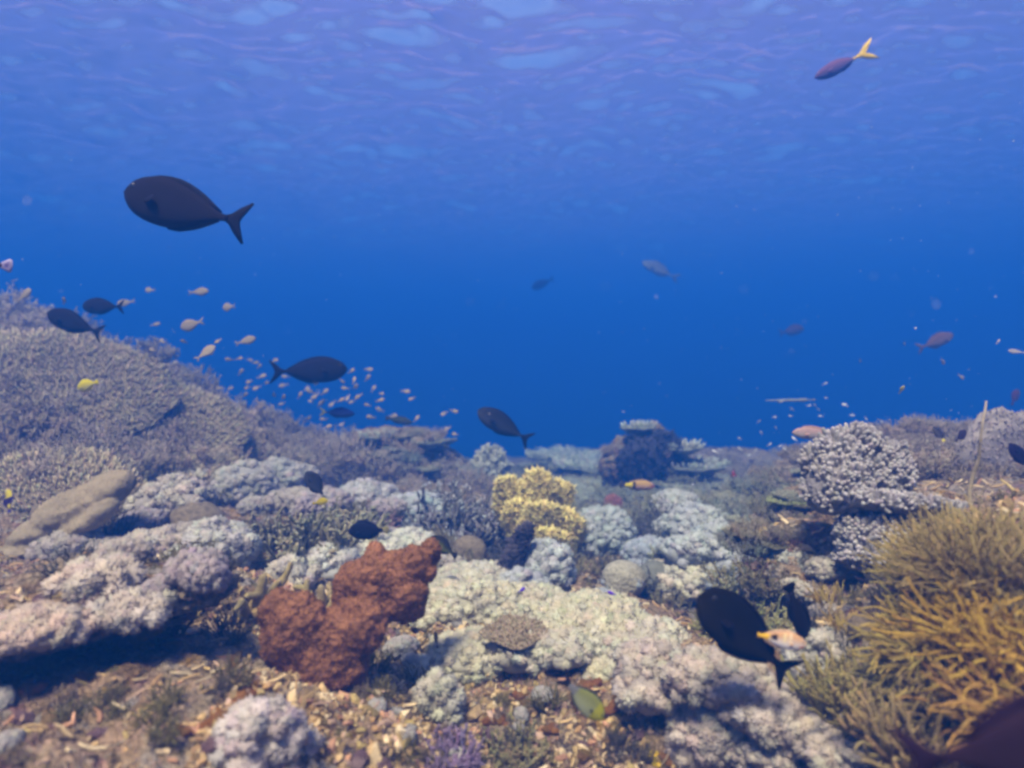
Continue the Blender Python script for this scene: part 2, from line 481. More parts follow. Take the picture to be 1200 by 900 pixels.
def surf_points(v, f, K, rng):
    """K random points and normals on a mesh"""
    A, B, C = v[f[:, 0]], v[f[:, 1]], v[f[:, 2]]
    n = np.cross(B - A, C - A); ar = np.linalg.norm(n, axis=1)
    i = rng.choice(len(f), K, p=ar / ar.sum())
    u, w = rng.uniform(0, 1, K), rng.uniform(0, 1, K); q = u + w > 1; u[q], w[q] = 1 - u[q], 1 - w[q]
    return A[i] + (B - A)[i] * u[:, None] + (C - A)[i] * w[:, None], unit(n[i]), ar.sum() / 2
def soft_parts(w, d, h, n=9, seed=0, col=GREY, tuft=1.0, dens=1.0, flat=0.6, sub=3, nod=.0145):
    """pillowy soft coral: overlapping lobes crowded with nodules, each wearing a nap of tiny polyps, on a short stalk"""
    rng = np.random.default_rng(seed + 100)
    m = MB(); C = []; R = []; nods = []; nrm = []
    nod = nod * (tuft ** .9)
    d_, f_ = ico(sub)
    for k in range(n):
        a = rng.uniform(0, 2 * np.pi); q = math.sqrt(rng.uniform(0, 1)) * 0.78 if k else 0
        s = rng.uniform(0.20, 0.40) * (1.15 - 0.40 * q) * (9 / n) ** 0.30
        r = np.array([w * s, d * s, max(h * 0.5 * rng.uniform(0.7, 1.1), min(w, d) * s * flat)])
        r[2] = min(r[2], h * 0.50)
        c = np.array([w * 0.5 * q * math.cos(a), d * 0.5 * q * math.sin(a), max(h - r[2] - h * 0.45 * q * rng.uniform(.4, 1), r[2] * 0.3)])
        C.append(c); R.append(r)
        v = lobe(m, c, r, sub=sub, amp=.30, freq=2.0, seed=seed * 7 + k, col=np.array(col) * .72)
        p, nn, ar = surf_points(v, f_, 400, rng)
        K = max(6, int(ar / (nod * nod * 3.0)))
        p, nn, ar = surf_points(v, f_, K, rng)
        ok = nn[:, 2] > -.45
        nods.append(p[ok]); nrm.append(nn[ok])
    nods = np.concatenate(nods); nrm = np.concatenate(nrm)
    ok = np.ones(len(nods), bool)
    for c, r in zip(C, R): ok &= (((nods - c) / r) ** 2).sum(1) > .55
    nods, nrm = nods[ok], nrm[ok]; K = len(nods)
    if K > 1000: i = rng.choice(K, 1000, replace=False); nods, nrm, K = nods[i], nrm[i], 1000
    rr = nod * rng.uniform(.5, 1.5, K)
    cc = jit(col, K, .09, rng)
    d2, f2 = ico(2); nv = len(d2)
    bl = 1 + .09 * rng.normal(size=(K, nv, 1)).clip(-1, 1) * .6
    v = nods[:, None] + d2[None] * bl * rr[:, None, None] * np.array([1, 1, .85])
    m.add(v.reshape(-1, 3), (f2[None] + (np.arange(K) * nv)[:, None, None]).reshape(-1, 3), np.repeat(cc[:, None] * .92, nv, 1).reshape(-1, 3))
    step = 0.0062 * tuft
    T = int(min(16000, K * 4 * nod ** 2 * 3 / step ** 2 * dens))
    i = rng.integers(0, K, T); u = unit(rng.normal(size=(T, 3)) + nrm[i] * .9)
    L = rng.uniform(.6, 1.5, T) * step * 1.5
    spikes(m, nods[i] + u * rr[i][:, None] * np.array([1, 1, .85]) * .97, u, L, L * .36, cc[i] * .86, jit(cc[i] * 1.12, T, .05, rng), rng)
    st = MB()
    lobe(st, (0, 0, h * 0.08), (w * .36, d * .36, h * .35), sub=2, amp=.15, seed=seed, col=np.array(col) * .7)
    return [('polyp_cushion', m, M_SOFT), ('stalk', st, M_LEATHER)]

def stag_parts(R, h, n=40, seed=0, col=BROWN, tip=None, thick=1.0, side=4, spread=0.9, twig=True):
    """branching stony coral"""
    rng = np.random.default_rng(seed + 200)
    tip = np.array(col) * 1.7 if tip is None else np.array(tip)
    m = MB()
    a = rng.uniform(0, 2 * np.pi, n); q = np.sqrt(rng.uniform(0, 1, n))
    p0 = np.stack([R * .75 * q * np.cos(a), R * .75 * q * np.sin(a), np.full(n, -0.06 * h)], -1)
    d0 = np.stack([spread * q * np.cos(a), spread * q * np.sin(a), np.ones(n)], -1)
    L = h * rng.uniform(.65, 1.1, n) * (1.05 - .25 * q)
    r0 = 0.011 * thick * (h / .15) ** .5
    P = curved(p0, d0, L, 5, .22, .05, rng)
    base = np.clip(np.linspace(1, .55, 5)[None] * r0 * rng.uniform(.8, 1.2, (n, 1)), 0, 1)
    cc = jit(col, n, .15, rng)
    tubes(m, P, base, 6, cc, jit(tip, n, .12, rng), round_tip=True)
    if side:
        K = n * side
        j = np.repeat(np.arange(n), side); t = rng.integers(1, 5, K)
        p1 = P[j, t]; dm = unit(P[j, t] - P[j, t - 1])
        d1 = unit(dm * .5 + rng.normal(size=(K, 3)) * .6 + np.array([0, 0, .45]))
        P1 = curved(p1, d1, L[j] * rng.uniform(.2, .5, K), 4, .25, .08, rng)
        tubes(m, P1, np.linspace(.8, .5, 4)[None] * r0 * rng.uniform(.7, 1, (K, 1)), 5, cc[j], jit(tip, K, .15, rng), round_tip=True)
        if twig:
            K2 = K * 2; j2 = rng.integers(0, K, K2)
            p2 = P1[j2, rng.integers(1, 4, K2)]
            d2 = unit(rng.normal(size=(K2, 3)) * .8 + np.array([0, 0, .5]))
            P2 = curved(p2, d2, L[j[j2]] * rng.uniform(.08, .2, K2), 3, .2, .05, rng)
            tubes(m, P2, np.linspace(.6, .4, 3)[None] * r0 * np.ones((K2, 1)), 4, cc[j[j2]], jit(tip, K2, .15, rng))
    return [('branches', m, M_HARD)]

def outline(n, seed, amp=.22, asp=1.0):
    t = np.linspace(0, 2 * np.pi, n, endpoint=False)
    r = 1 + amp * fbm(np.cos(t) * 1.6 + seed, np.sin(t) * 1.6, oct=3, seed=seed)
    return t, r
def table_parts(w, d, h, seed=0, col=OLIVE, tip=None, thick=.018, nap=1.0, cup=.10, stalk=True, fuzz=1.0, napcol=None):
    """flat tabular coral: a thin plate on a stalk, its top crowded with short branchlets"""
    rng = np.random.default_rng(seed + 300)
    nt_, nr = 56, 14
    t, ro = outline(nt_, seed)
    rr = np.linspace(0.02, 1, nr) ** .8
    Rg, Tg = np.meshgrid(rr, t, indexing='ij'); ro2 = np.broadcast_to(ro, Rg.shape)
    X = w / 2 * Rg * ro2 * np.cos(Tg); Y = d / 2 * Rg * ro2 * np.sin(Tg)
    def top(x, y, r): return h + cup * w * (r ** 2 - .5) * .5 + .03 * w * fbm(x / w * 4, y / w * 4, oct=2, seed=seed)
    Zt = top(X, Y, Rg)
    Zb = Zt - thick * (1.1 - .75 * Rg ** 2) - (1 - Rg) ** 2 * h * .35
    m = MB()
    def grid(Z, flip, c):
        v = np.stack([X, Y, Z], -1).reshape(-1, 3)
        i, j = np.meshgrid(np.arange(nr - 1), np.arange(nt_), indexing='ij'); jn = (j + 1) % nt_
        f = np.stack([i * nt_ + j, (i + 1) * nt_ + j, (i + 1) * nt_ + jn, i * nt_ + jn], -1).reshape(-1, 4)
        m.add(v, f[:, ::-1] if flip else f, jit(c, len(v), .06, rng))
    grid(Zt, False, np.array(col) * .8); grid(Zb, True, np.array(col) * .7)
    n0 = m.n
    o = np.arange(nt_); on = (o + 1) % nt_; A = n0 - 2 * nr * nt_ + (nr - 1) * nt_; B = n0 - nt_
    m.f4.append(np.stack([A + o, B + o, B + on, A + on], -1))
    step = .013 * fuzz
    K = int(min(6000, w * d / step ** 2 * .8 * nap))
    if K > 10:
        r = np.sqrt(rng.uniform(0, 1, K)); a = rng.uniform(0, 2 * np.pi, K)
        ra = np.interp(a, np.append(t, 2 * np.pi), np.append(ro, ro[0]))
        x, y = w / 2 * r * ra * np.cos(a), d / 2 * r * ra * np.sin(a)
        p = np.stack([x, y, top(x, y, r)], -1)
        dd = np.stack([np.cos(a) * r ** 3 * .9, np.sin(a) * r ** 3 * .9, np.full(K, 1.)], -1)
        L = step * rng.uniform(.8, 1.9, K)
        cc = jit(napcol or col, K, .16, rng)
        P = curved(p - dd * .002, dd, L, 3, .25, 0, rng)
        tubes(m, P, np.array([[.30, .24, .12]]) * step * np.ones((K, 1)), 4, cc * .8, cc * 1.5 if tip is None else jit(tip, K, .15, rng))
    parts = [('plate', m, M_HARD)]
    if stalk:
        s = MB()
        P = np.array([[[0, 0, -.1 * h - .02], [0, 0, .3 * h], [0, 0, .75 * h], [0, 0, h * .95]]])
        tubes(s, P, np.array([[.2, .15, .17, .30]]) * min(w, d), 10, np.array(col) * .6)
        parts.append(('stalk', s, M_HARD))
    return parts

def dome_parts(w, d, h, seed=0, col=TAN, meander=True, sub=5):
    m = MB(); v, f = ico(sub)
    k = 1 + .06 * fbm(v[:, 0] * 1.5, v[:, 1] * 1.5, v[:, 2] * 1.5, oct=2, seed=seed)
    cc = np.tile(np.array(col, float), (len(v), 1))
    if meander:
        g = fbm(v[:, 0] * 9 + .5 * vnoise(v[:, 0] * 5, v[:, 1] * 5, v[:, 2] * 5, seed=seed), v[:, 1] * 9, v[:, 2] * 9, oct=1, seed=seed + 3)
        rdg = np.exp(-(g / .16) ** 2)
        k = k - .055 * rdg; cc = cc * (1.15 - .5 * rdg)[:, None]
    m.add(v * k[:, None] * np.array([w / 2, d / 2, h * .62]) + np.array([0, 0, h * .38]), f, cc)
    return [('coral_head', m, M_HARD)]

def crust_parts(w, d, h, seed=0, col=TAN):
    m = MB(); rng = np.random.default_rng(seed + 700)
    for k in range(6):
        a = rng.uniform(0, 6.28); q = rng.uniform(0, .34)
        lobe(m, (w * q * math.cos(a), d * q * math.sin(a), h * rng.uniform(-.1, .25)), (w * rng.uniform(.12, .3), d * rng.uniform(.12, .3), h * rng.uniform(.2, .45)), rotm(*rng.uniform(-.5, .5, 3)), 3, .55, 2.6, seed + k, jit(col, 1, .15, rng)[0], knob=.08, kf=6)
    return [('crust', m, M_SPONGE)]

def knob_parts(lobes, knob_r=.013, knob_l=.03, dens=1.0, seed=0, col=LILAC, tip=None, upw=.3):
    """stony colony whose lobes bristle with blunt knobs; lobes = [(centre, radii, rotation)]"""
    rng = np.random.default_rng(seed + 400)
    m = MB(); inv = []
    for k, (c, r, a) in enumerate(lobes):
        R = rotm(*a); inv.append((np.array(c), np.array(r), R))
        lobe(m, c, r, R, 5, .12, 2.4, seed + k, np.array(col) * .7, knob=.07, kf=5)
    for c, r, R in inv:
        ar = 4 * np.pi * ((r[0] * r[1]) ** 1.6 / 3 + (r[0] * r[2]) ** 1.6 / 3 + (r[1] * r[2]) ** 1.6 / 3) ** (1 / 1.6)
        K = int(ar / (knob_r * 2.0) ** 2 * 1.7 * dens)
        u = randdir(K * 4, -1, rng)
        wgt = np.linalg.norm(u / r, axis=1); wgt /= wgt.max()
        u = u[rng.uniform(0, 1, len(u)) < wgt][:K]
        nrm = unit((u / r) @ R.T); p = (u * r) @ R.T + c
        ok = (nrm[:, 2] > -.75)
        for c2, r2, R2 in inv:
            if c2 is c: continue
            ok &= ((((p - c2) @ R2) / r2) ** 2).sum(1) > .9
        p, nrm = p[ok], nrm[ok]
        # clear spots make hollows between ridges
        ok = fbm(p[:, 0] * 16, p[:, 1] * 16, p[:, 2] * 16, oct=2, seed=seed) > -.42
        p, nrm = p[ok], nrm[ok]; K = len(p)
        L = knob_l * rng.uniform(.6, 1.35, K)
        P = curved(p - nrm * knob_r * .4, nrm * (1 - upw) + np.array([0, 0, upw]) + .12 * rng.normal(size=(K, 3)), L, 4, .22, .08, rng)
        cc = jit(col, K, .10, rng)
        tubes(m, P, np.array([[1., .9, .85, .8]]) * knob_r * rng.uniform(.7, 1.15, (K, 1)), 7, cc * .75, cc * 1.2 if tip is None else jit(tip, K, .08, rng), round_tip=True)
    return [('coral_head', m, M_HARD)]

def finger_parts(w, d, h, n=40, seed=0, col=(.40, .29, .06), tip=None, rad_=.0042, forks=3, lean=(0, 0), droop=0.0, side=False):
    """soft coral of long curving fingers that fork near their base"""
    rng = np.random.default_rng(seed + 500)
    m = MB()
    a = rng.uniform(0, 2 * np.pi, n); q = np.sqrt(rng.uniform(0, 1, n))
    p0 = np.stack([w * .30 * q * np.cos(a), d * .30 * q * np.sin(a), np.full(n, -.02)], -1)
    d0 = np.stack([.6 * q * np.cos(a) + lean[0], .6 * q * np.sin(a) + lean[1], np.ones(n)], -1)
    L = h * .42 * rng.uniform(.8, 1.1, n)
    P = curved(p0, d0, L, 4, .25, 0, rng)
    cc = jit(col, n, .14, rng)
    tubes(m, P, np.array([[1.5, 1.35, 1.25, 1.2]]) * rad_ * np.ones((n, 1)), 6, cc * .7, cc * .85)
    K = n * forks; j = np.repeat(np.arange(n), forks)
    dm = unit(P[j, 3] - P[j, 2])
    P1 = curved(P[j, 3] - dm * rad_, dm + rng.normal(size=(K, 3)) * .38, h * .80 * rng.uniform(.5, 1.15, K), 7, .13, .06 - droop, rng)
    wv = rng.uniform(0, 6.28, (K, 1)) + np.linspace(0, 5.5, 7)[None]
    sd_ = unit(rng.normal(size=(K, 3)))
    P1 = P1 + (np.sin(wv) * np.linspace(0, 1, 7)[None] * h * .085)[..., None] * sd_[:, None]
    tubes(m, P1, np.array([[1.1, 1.1, 1.05, 1.0, .9, .8, .6]]) * rad_ * rng.uniform(.8, 1.15, (K, 1)), 6, cc[j] * .85, (cc[j] * 1.25 if tip is None else jit(tip, K, .12, rng)), round_tip=True)
    if side:
        K2 = K * 5; j2 = rng.integers(0, K, K2); t = rng.integers(1, 6, K2)
        dd = unit(rng.normal(size=(K2, 3)) + unit(P1[j2, t + 1] - P1[j2, t]) * .6)
        P2 = curved(P1[j2, t], dd, h * .10 * rng.uniform(.5, 1.4, K2), 3, .2, .03, rng)
        tubes(m, P2, np.array([[.7, .6, .4]]) * rad_ * np.ones((K2, 1)), 4, cc[j[j2]] * .9, cc[j[j2]] * 1.35)
    return [('fingers', m, M_SOFT)]

def frill_parts(sheets, seed=0, col=(.55, .43, .14), step=.008, L=.013):
    """frilled leafy colony: thick wavy sheets whose edges and faces bristle; sheets = [(centre, radii, rotation)]"""
    rng = np.random.default_rng(seed + 600); m = MB()
    for k, (c, r, a) in enumerate(sheets):
        R = rotm(*a); r = np.array(r)
        vv = lobe(m, c, r, R, 4, .30, 2.6, seed + k, jit(col, 1, .06, rng)[0] * .9, knob=.06, kf=7)
        K = int(r[0] * r[2] * 7 / step ** 2)
        p, nn, _ = surf_points(vv, ico(4)[1], K, rng)
        nn = unit(nn + .5 * unit(p - np.asarray(c)))
        l = rng.uniform(.6, 1.4, K) * L
        cc = jit(col, K, .12, rng)
        spikes(m, p, nn, l, l * .26, cc * .95, cc * 1.3, rng, .55)
    return [('fronds', m, M_SOFT)]

RK = []
def rock_parts(lobes, seed=0, sub=5, amp=.28):
    m = MB()
    for k, (c, r, a) in enumerate(lobes):
        d, f = ico(sub)
        RK.append((np.array(c, float), np.array(r, float) * .97, rotm(*a)))
        q = 1 + amp * fbm(d[:, 0] * 1.8 + seed + k, d[:, 1] * 1.8, d[:, 2] * 1.8, oct=5, seed=seed + k, gain=.55) + .10 * fbm(d[:, 0] * 6, d[:, 1] * 6, d[:, 2] * 6 + k, oct=4, seed=seed, ridge=True)
        m.add((d * q[:, None] * np.array(r)) @ rotm(*a).T + np.array(c), f)
    return [('rock', m, M_ROCK)]

def merge_body(lobes, name, mat, col, voxel=.012, smooth=6, seed=0, amp=.012, freq=18, nap=0, nl=.006):
    """one continuous skin over several overlapping thick lobes"""
    m = MB()
    for k, (c, r, a) in enumerate(lobes): lobe(m, c, r, rotm(*a), 4, .12, 2.2, seed + k, col)
    o = m.build('tmp', None)
    md = o.modifiers.new('r', 'REMESH'); md.mode = 'VOXEL'; md.voxel_size = voxel
    ms = o.modifiers.new('s', 'SMOOTH'); ms.factor = .5; ms.iterations = smooth
    me = bpy.data.meshes.new_from_object(o.evaluated_get(bpy.context.evaluated_depsgraph_get()))
    n = len(me.vertices); v = np.empty(n * 3, np.float32); me.vertices.foreach_get('co', v); v = v.reshape(-1, 3).astype(float)
    nn = np.empty(n * 3, np.float32); me.vertices.foreach_get('normal', nn); nn = nn.reshape(-1, 3)
    g = fbm(v[:, 0] * freq, v[:, 1] * freq, v[:, 2] * freq, oct=4, seed=seed)
    v = v + nn * (amp * g)[:, None]
    f = [tuple(p.vertices) for p in me.polygons]
    b = MB(); q4 = np.array([x for x in f if len(x) == 4]).reshape(-1, 4)
    cc = np.array(col) * (1 + .22 * fbm(v[:, 0] * 9, v[:, 1] * 9, v[:, 2] * 9, oct=3, seed=seed + 4))[:, None]
    b.add(v, q4, cc)
    q3 = np.array([x for x in f if len(x) == 3]).reshape(-1, 3)
    if len(q3): b.f3.append(q3)
    if nap:                                            # a velvety nap
        rng = np.random.default_rng(seed + 900)
        pp, pn, _ = surf_points(v, np.concatenate([q4[:, :3], q4[:, [0, 2, 3]]]), nap, rng)
        c_ = jit(col, nap, .18, rng); l_ = rng.uniform(.5, 1.4, nap) * nl
        spikes(b, pp, pn, l_, l_ * .4, c_ * .8, c_ * 1.35, rng, .5)
    bpy.data.objects.remove(o); bpy.data.meshes.remove(me)
    return [(name, b, mat)]

def colony(name, parts, loc, rz=0.0, label=None, cat='coral', group=None, tilt=(0, 0), scale=1.0):
    """one coral: a lone part becomes the thing itself, several hang from an Empty at its base"""
    if len(parts) == 1:
        o = parts[0][1].build(name, parts[0][2])
    else:
        o = link(name, None)
        for nm, mb, mt in parts: mb.build(nm, mt, o)
    o.location = loc; o.rotation_euler = (tilt[0], tilt[1], rz); o.scale = (scale,) * 3
    return tag(o, label, cat, group)
def copy_tree(o, parent=None):
    c = o.copy(); COL.objects.link(c)
    if parent: c.parent = parent
    for ch in list(o.children): copy_tree(ch, c)
    return c

# ------------------------------------------------------------------ fish
PROF = {   # station, back height, belly depth, half width (fractions of the body length)
 'unicorn': [(0, .015, .015, .01), (.03, .075, .065, .035), (.08, .125, .115, .055), (.16, .165, .16, .072), (.28, .195, .193, .082), (.42, .196, .20, .082), (.56, .17, .178, .07), (.70, .12, .128, .05), (.82, .065, .07, .03), (.91, .028, .03, .016), (1, .026, .028, .010)],
 'surgeon': [(0, .01, .01, .01), (.02, .09, .05, .03), (.07, .17, .12, .05), (.15, .215, .18, .066), (.30, .235, .225, .075), (.48, .225, .225, .07), (.64, .18, .18, .058), (.78, .115, .115, .04), (.88, .055, .055, .022), (.95, .035, .035, .014), (1, .035, .035, .010)],
 'fusilier': [(0, .01, .01, .01), (.04, .06, .055, .035), (.12, .11, .11, .06), (.25, .15, .155, .08), (.42, .165, .17, .082), (.60, .14, .145, .066), (.76, .085, .085, .044), (.90, .032, .032, .018), (1, .026, .026, .011)],
 'damsel': [(0, .01, .01, .01), (.04, .085, .06, .04), (.12, .17, .14, .07), (.26, .24, .22, .088), (.44, .26, .25, .088), (.62, .21, .20, .07), (.78, .13, .12, .046), (.90, .065, .06, .024), (1, .055, .05, .012)],
 'wrasse': [(0, .012, .012, .012), (.05, .07, .06, .04), (.14, .12, .11, .062), (.28, .15, .145, .075), (.45, .15, .15, .075), (.62, .125, .125, .062), (.78, .09, .09, .044), (.90, .06, .06, .024), (1, .052, .052, .012)],
 'slim': [(0, .01, .01, .01), (.06, .03, .03, .022), (.2, .07, .07, .05), (.4, .10, .10, .06), (.6, .095, .095, .05), (.8, .06, .06, .03), (.92, .04, .04, .015), (1, .035, .035, .01)],
 'trumpet': [(0, .008, .008, .006), (.05, .014, .012, .010), (.2, .018, .016, .014), (.35, .028, .026, .02), (.55, .032, .03, .024), (.75, .026, .026, .02), (.9, .014, .014, .01), (1, .010, .010, .006)],
 'anthias': [(0, .012, .012, .012), (.06, .10, .08, .05), (.18, .17, .15, .075), (.36, .20, .19, .085), (.56, .17, .16, .07), (.78, .09, .085, .04), (.92, .045, .04, .02), (1, .04, .036, .011)],
}
def fish_mesh(L, prof, colf, bendy=0.0, ns=26, nc=18):
    P = np.array(PROF[prof]); t = np.linspace(0, 1, ns) ** 1.15
    from_ = lambda k: np.interp(t, P[:, 0], P[:, k])
    def sm(a):
        b = a.copy(); b[1:-1] = .25 * a[:-2] + .5 * a[1:-1] + .25 * a[2:]; return b
    top, bot, wid = sm(from_(1)), sm(from_(2)), sm(from_(3))
    a = np.linspace(0, 2 * np.pi, nc, endpoint=False)
    ca, sa = np.cos(a), np.sin(a)
    Z = np.where(sa[None] > 0, top[:, None], bot[:, None]) * sa[None]
    Y = wid[:, None] * np.sign(ca)[None] * np.abs(ca)[None] ** .9 + (bendy * (t - .35) ** 2 * np.sign(t - .35))[:, None]
    X = np.broadcast_to((.5 - t)[:, None], Z.shape)
    v = np.stack([X, Y, Z], -1) * L
    c = colf(np.broadcast_to(t[:, None], Z.shape), np.where(sa[None] > 0, sa[None], sa[None]) + 0 * Z)
    m = MB()
    i, j = np.meshgrid(np.arange(ns - 1), np.arange(nc), indexing='ij'); jn = (j + 1) % nc
    f = np.stack([i * nc + j, i * nc + jn, (i + 1) * nc + jn, (i + 1) * nc + j], -1).reshape(-1, 4)
    v = v.reshape(-1, 3); n = len(v)
    v = np.concatenate([v, [[.5 * L + .004 * L, 0, 0]], [[-.5 * L, bendy * .42 * L, 0]]])
    c = np.concatenate([c.reshape(-1, 3), c[0, :1], c[-1, :1]])
    m.add(v, f, c)
    o = np.arange(nc); on = (o + 1) % nc; e = (ns - 1) * nc
    m.f3.append(np.stack([np.full(nc, n), on, o], -1)); m.f3.append(np.stack([np.full(nc, n + 1), e + o, e + on], -1))
    return m, P
def fin_mesh(pts, th, col, col2=None, axis=1, warp=0.0):
    """solid thin fin from an outline in the x-z plane, thickest along its middle; fan-filled"""
    pts = np.array(pts, float); n = len(pts); c0 = pts.mean(0)
    rows = [(0.0, 1.0), (.55, .8), (1.0, .12)]
    m = MB(); v = []; cc = []
    col = np.array(col); col2 = col if col2 is None else np.array(col2)
    for sgn in (1, -1):
        for s, t in rows[1:]:
            q = c0 + (pts - c0) * s
            y = sgn * th * t + warp * ((q[:, 0] - pts[:, 0].max()) ** 2)
            v.append(np.stack([q[:, 0], y, q[:, 1]], -1)); cc.append(np.tile(col * (1 - s) + col2 * s, (n, 1)))
    base = len(np.concatenate(v))
    v.append(np.array([[c0[0], th, c0[1]], [c0[0], -th, c0[1]]]) + np.array([[0, warp * (c0[0] - pts[:, 0].max()) ** 2, 0]])); cc.append(np.tile(col, (2, 1)))
    m.add(np.concatenate(v), np.zeros((0, 3), np.int64), np.concatenate(cc))
    o = np.arange(n); on = (o + 1) % n
    m.f3.append(np.stack([np.full(n, base), o, on], -1)); m.f3.append(np.stack([np.full(n, base + 1), 2 * n + on, 2 * n + o], -1))
    m.f4.append(np.stack([o, n + o, n + on, on], -1)); m.f4.append(np.stack([2 * n + on, 3 * n + on, 3 * n + o, 2 * n + o], -1))
    m.f4.append(np.stack([n + o, 3 * n + o, 3 * n + on, n + on], -1))
    return m
TAILS = {  # outlines in units of body length, root at x = 0
 'lunate': [(.02, .026), (-.03, .05), (-.09, .11), (-.19, .185), (-.21, .18), (-.15, .08), (-.125, 0), (-.15, -.08), (-.21, -.18), (-.19, -.185), (-.09, -.11), (-.03, -.05), (.02, -.026)],
 'fork': [(.02, .024), (-.03, .035), (-.12, .11), (-.26, .17), (-.19, .07), (-.10, 0), (-.19, -.07), (-.26, -.17), (-.12, -.11), (-.03, -.035), (.02, -.024)],
 'fan': [(.02, .045), (-.04, .07), (-.13, .11), (-.18, .10), (-.20, 0), (-.18, -.10), (-.13, -.11), (-.04, -.07), (.02, -.045)],
 'swallow': [(.02, .045), (-.05, .08), (-.15, .15), (-.30, .20), (-.17, .06), (-.12, 0), (-.17, -.06), (-.30, -.20), (-.15, -.15), (-.05, -.08), (.02, -.045)],
 'point': [(.02, .009), (-.04, .022), (-.08, .02), (-.09, 0), (-.08, -.02), (-.04, -.022), (.02, -.009)],
}
def make_fish(name, L, prof, tail, colf, fincol, tailcol=None, tailcol2=None, bendy=0.0, dorsal=(.2, .85, .05), anal=(.5, .85, .045), eye=.022, detail=True, tail_scale=1.0, pect=True):
    """L is the body length without the tail fin; nose towards +X, back towards +Z"""
    m, P = fish_mesh(L, prof, colf, bendy)
    tp = np.array(TAILS[tail]) * L * tail_scale + np.array([-.495 * L, 0])
    tailcol = fincol if tailcol is None else tailcol
    yoff = bendy * .42 * L
    if not detail:                                        # a few pixels long: one mesh
        fm = fin_mesh(tp, .006 * L, tailcol, tailcol2)
        v = np.concatenate(fm.v); v[:, 1] += yoff
        n0 = m.n
        m.add(v, np.zeros((0, 3), np.int64), np.concatenate(fm.c))
        m.f3 += [f + n0 for f in fm.f3 if len(f)]; m.f4 += [f + n0 for f in fm.f4]
        return m.build(name, M_FISH)
    body = m.build(name, M_FISH)
    fm = fin_mesh(tp, .009 * L, tailcol, tailcol2); fm.v[0][:, 1] += yoff
    fm.build('tail_fin', M_FIN, body)
    def along(k, t): return np.interp(t, P[:, 0], P[:, k])
    for nm, sp, k, sg in (('dorsal_fin', dorsal, 1, 1), ('anal_fin', anal, 2, -1)):
        if not sp: continue
        ts = np.linspace(sp[0], sp[1], 9); e = np.sin(np.pi * np.clip((ts - sp[0]) / (sp[1] - sp[0]) * .86 + .10, 0, 1)) ** .6
        lo = [((.5 - t) * L, sg * (along(k, t) - .02) * L) for t in ts]
        hi = [((.5 - t) * L - .035 * L, sg * (along(k, t) + sp[2] * q) * L) for t, q in zip(ts, e)]
        f = fin_mesh(lo + hi[::-1], .006 * L, fincol)
        tt = .5 - f.v[0][:, 0] / L
        f.v[0][:, 1] += bendy * (tt - .35) ** 2 * np.sign(tt - .35) * L
        f.build(nm, M_FIN, body)
    if pect:
        for s in (1, -1):
            o = np.array([(0, .012), (-.05, .035), (-.12, .03), (-.135, -.005), (-.09, -.035), (-.03, -.02)]) * L
            f = fin_mesh(o, .003 * L, np.array(fincol) * 1.25)
            q = f.build('pectoral_fin', M_FIN, body)
            q.location = ((.5 - .27) * L, s * along(3, .27) * L * .98, -.045 * L); q.rotation_euler = (s * .25, .35, s * rad(-24))
    if eye:
        for s in (1, -1):
            e = MB(); lobe(e, (0, 0, 0), (eye * L, eye * L * .5, eye * L), sub=2, amp=0, col=(.012, .012, .015))
            q = e.build('eye', M_EYE, body)
            q.location = ((.5 - .105) * L, s * along(3, .105) * L * .80, along(1, .105) * L * .42)
            e2 = MB(); d, f = ico(2); lobe(e2, (0, 0, 0), (eye * L * 1.25, eye * L * .38, eye * L * 1.25), sub=2, amp=0, col=np.clip(np.array(fincol) * 2.2 + .03, 0, .6))
            r = e2.build('iris', M_EYE, q)
    return body
def pose(o, px, py, depth, ang, yaw=0.0, roll=0.0):
    """put a fish at a place in the water, heading ang degrees in the picture plane (0 = right, 90 = up), turned yaw degrees away"""
    th, ya = rad(ang), rad(yaw)
    Rt, Up, Fw = np.array([1., 0, 0]), np.array([0, -SP, CP]), np.array([0, CP, SP])
    h = math.cos(ya) * (math.cos(th) * Rt + math.sin(th) * Up) + math.sin(ya) * Fw
    u = Up * abs(math.cos(th)) - Rt * math.sin(th) * np.sign(math.cos(th) or 1)
    z = unit(u - h * (u @ h)); y = np.cross(z, h)
    M = Matrix(np.stack([h, y, z], 1).tolist()) @ Matrix.Rotation(rad(roll), 3, 'X')
    o.matrix_world = Matrix.Translation(at(px, py, depth)) @ M.to_4x4()
    return o
def shade(top, bot, spots=()):
    """pigment from back to belly, plus patches (t0, t1, v0, v1, colour)"""
    top, bot = np.array(top), np.array(bot)
    def f(t, v):
        k = sstep(-.75, .75, v)[..., None]
        c = bot * (1 - k) + top * k
        for t0, t1, v0, v1, col in spots:
            w_ = (sstep(t0 - .02, t0 + .02, t) * (1 - sstep(t1 - .02, t1 + .02, t)) * sstep(v0 - .1, v0 + .1, v) * (1 - sstep(v1 - .1, v1 + .1, v)))[..., None]
            c = c * (1 - w_) + np.array(col) * w_
        return c
    return f

# ------------------------------------------------------------------ placing things on the reef
LAND = []                                              # named landmarks: phrase, photo pixel
def spot(px, py, near=0.6, sink=0.0):
    g = None
    while g is None: g = ground(px, py, near); py += 3
    g.z -= sink
    return g, g.y / F                                  # point, metres per photo pixel there
def put(name, fn, px, py, wpx, hpx, label, cat, rz=0.0, tilt=(0, 0), sink=0.01, near=0.6, land=None, group=None, dk=1.0, **kw):
    g, s = spot(px, py, near, sink)
    RK.clear()
    parts = fn(wpx * s, wpx * s * dk, hpx * s, **kw)
    for c, r, R in RK: ROCKS.append((c + np.array(g), r, R))
    if land: LAND.append((land, px, py - hpx * .4))
    return colony(name, parts, g, rz, label, cat, group, tilt)

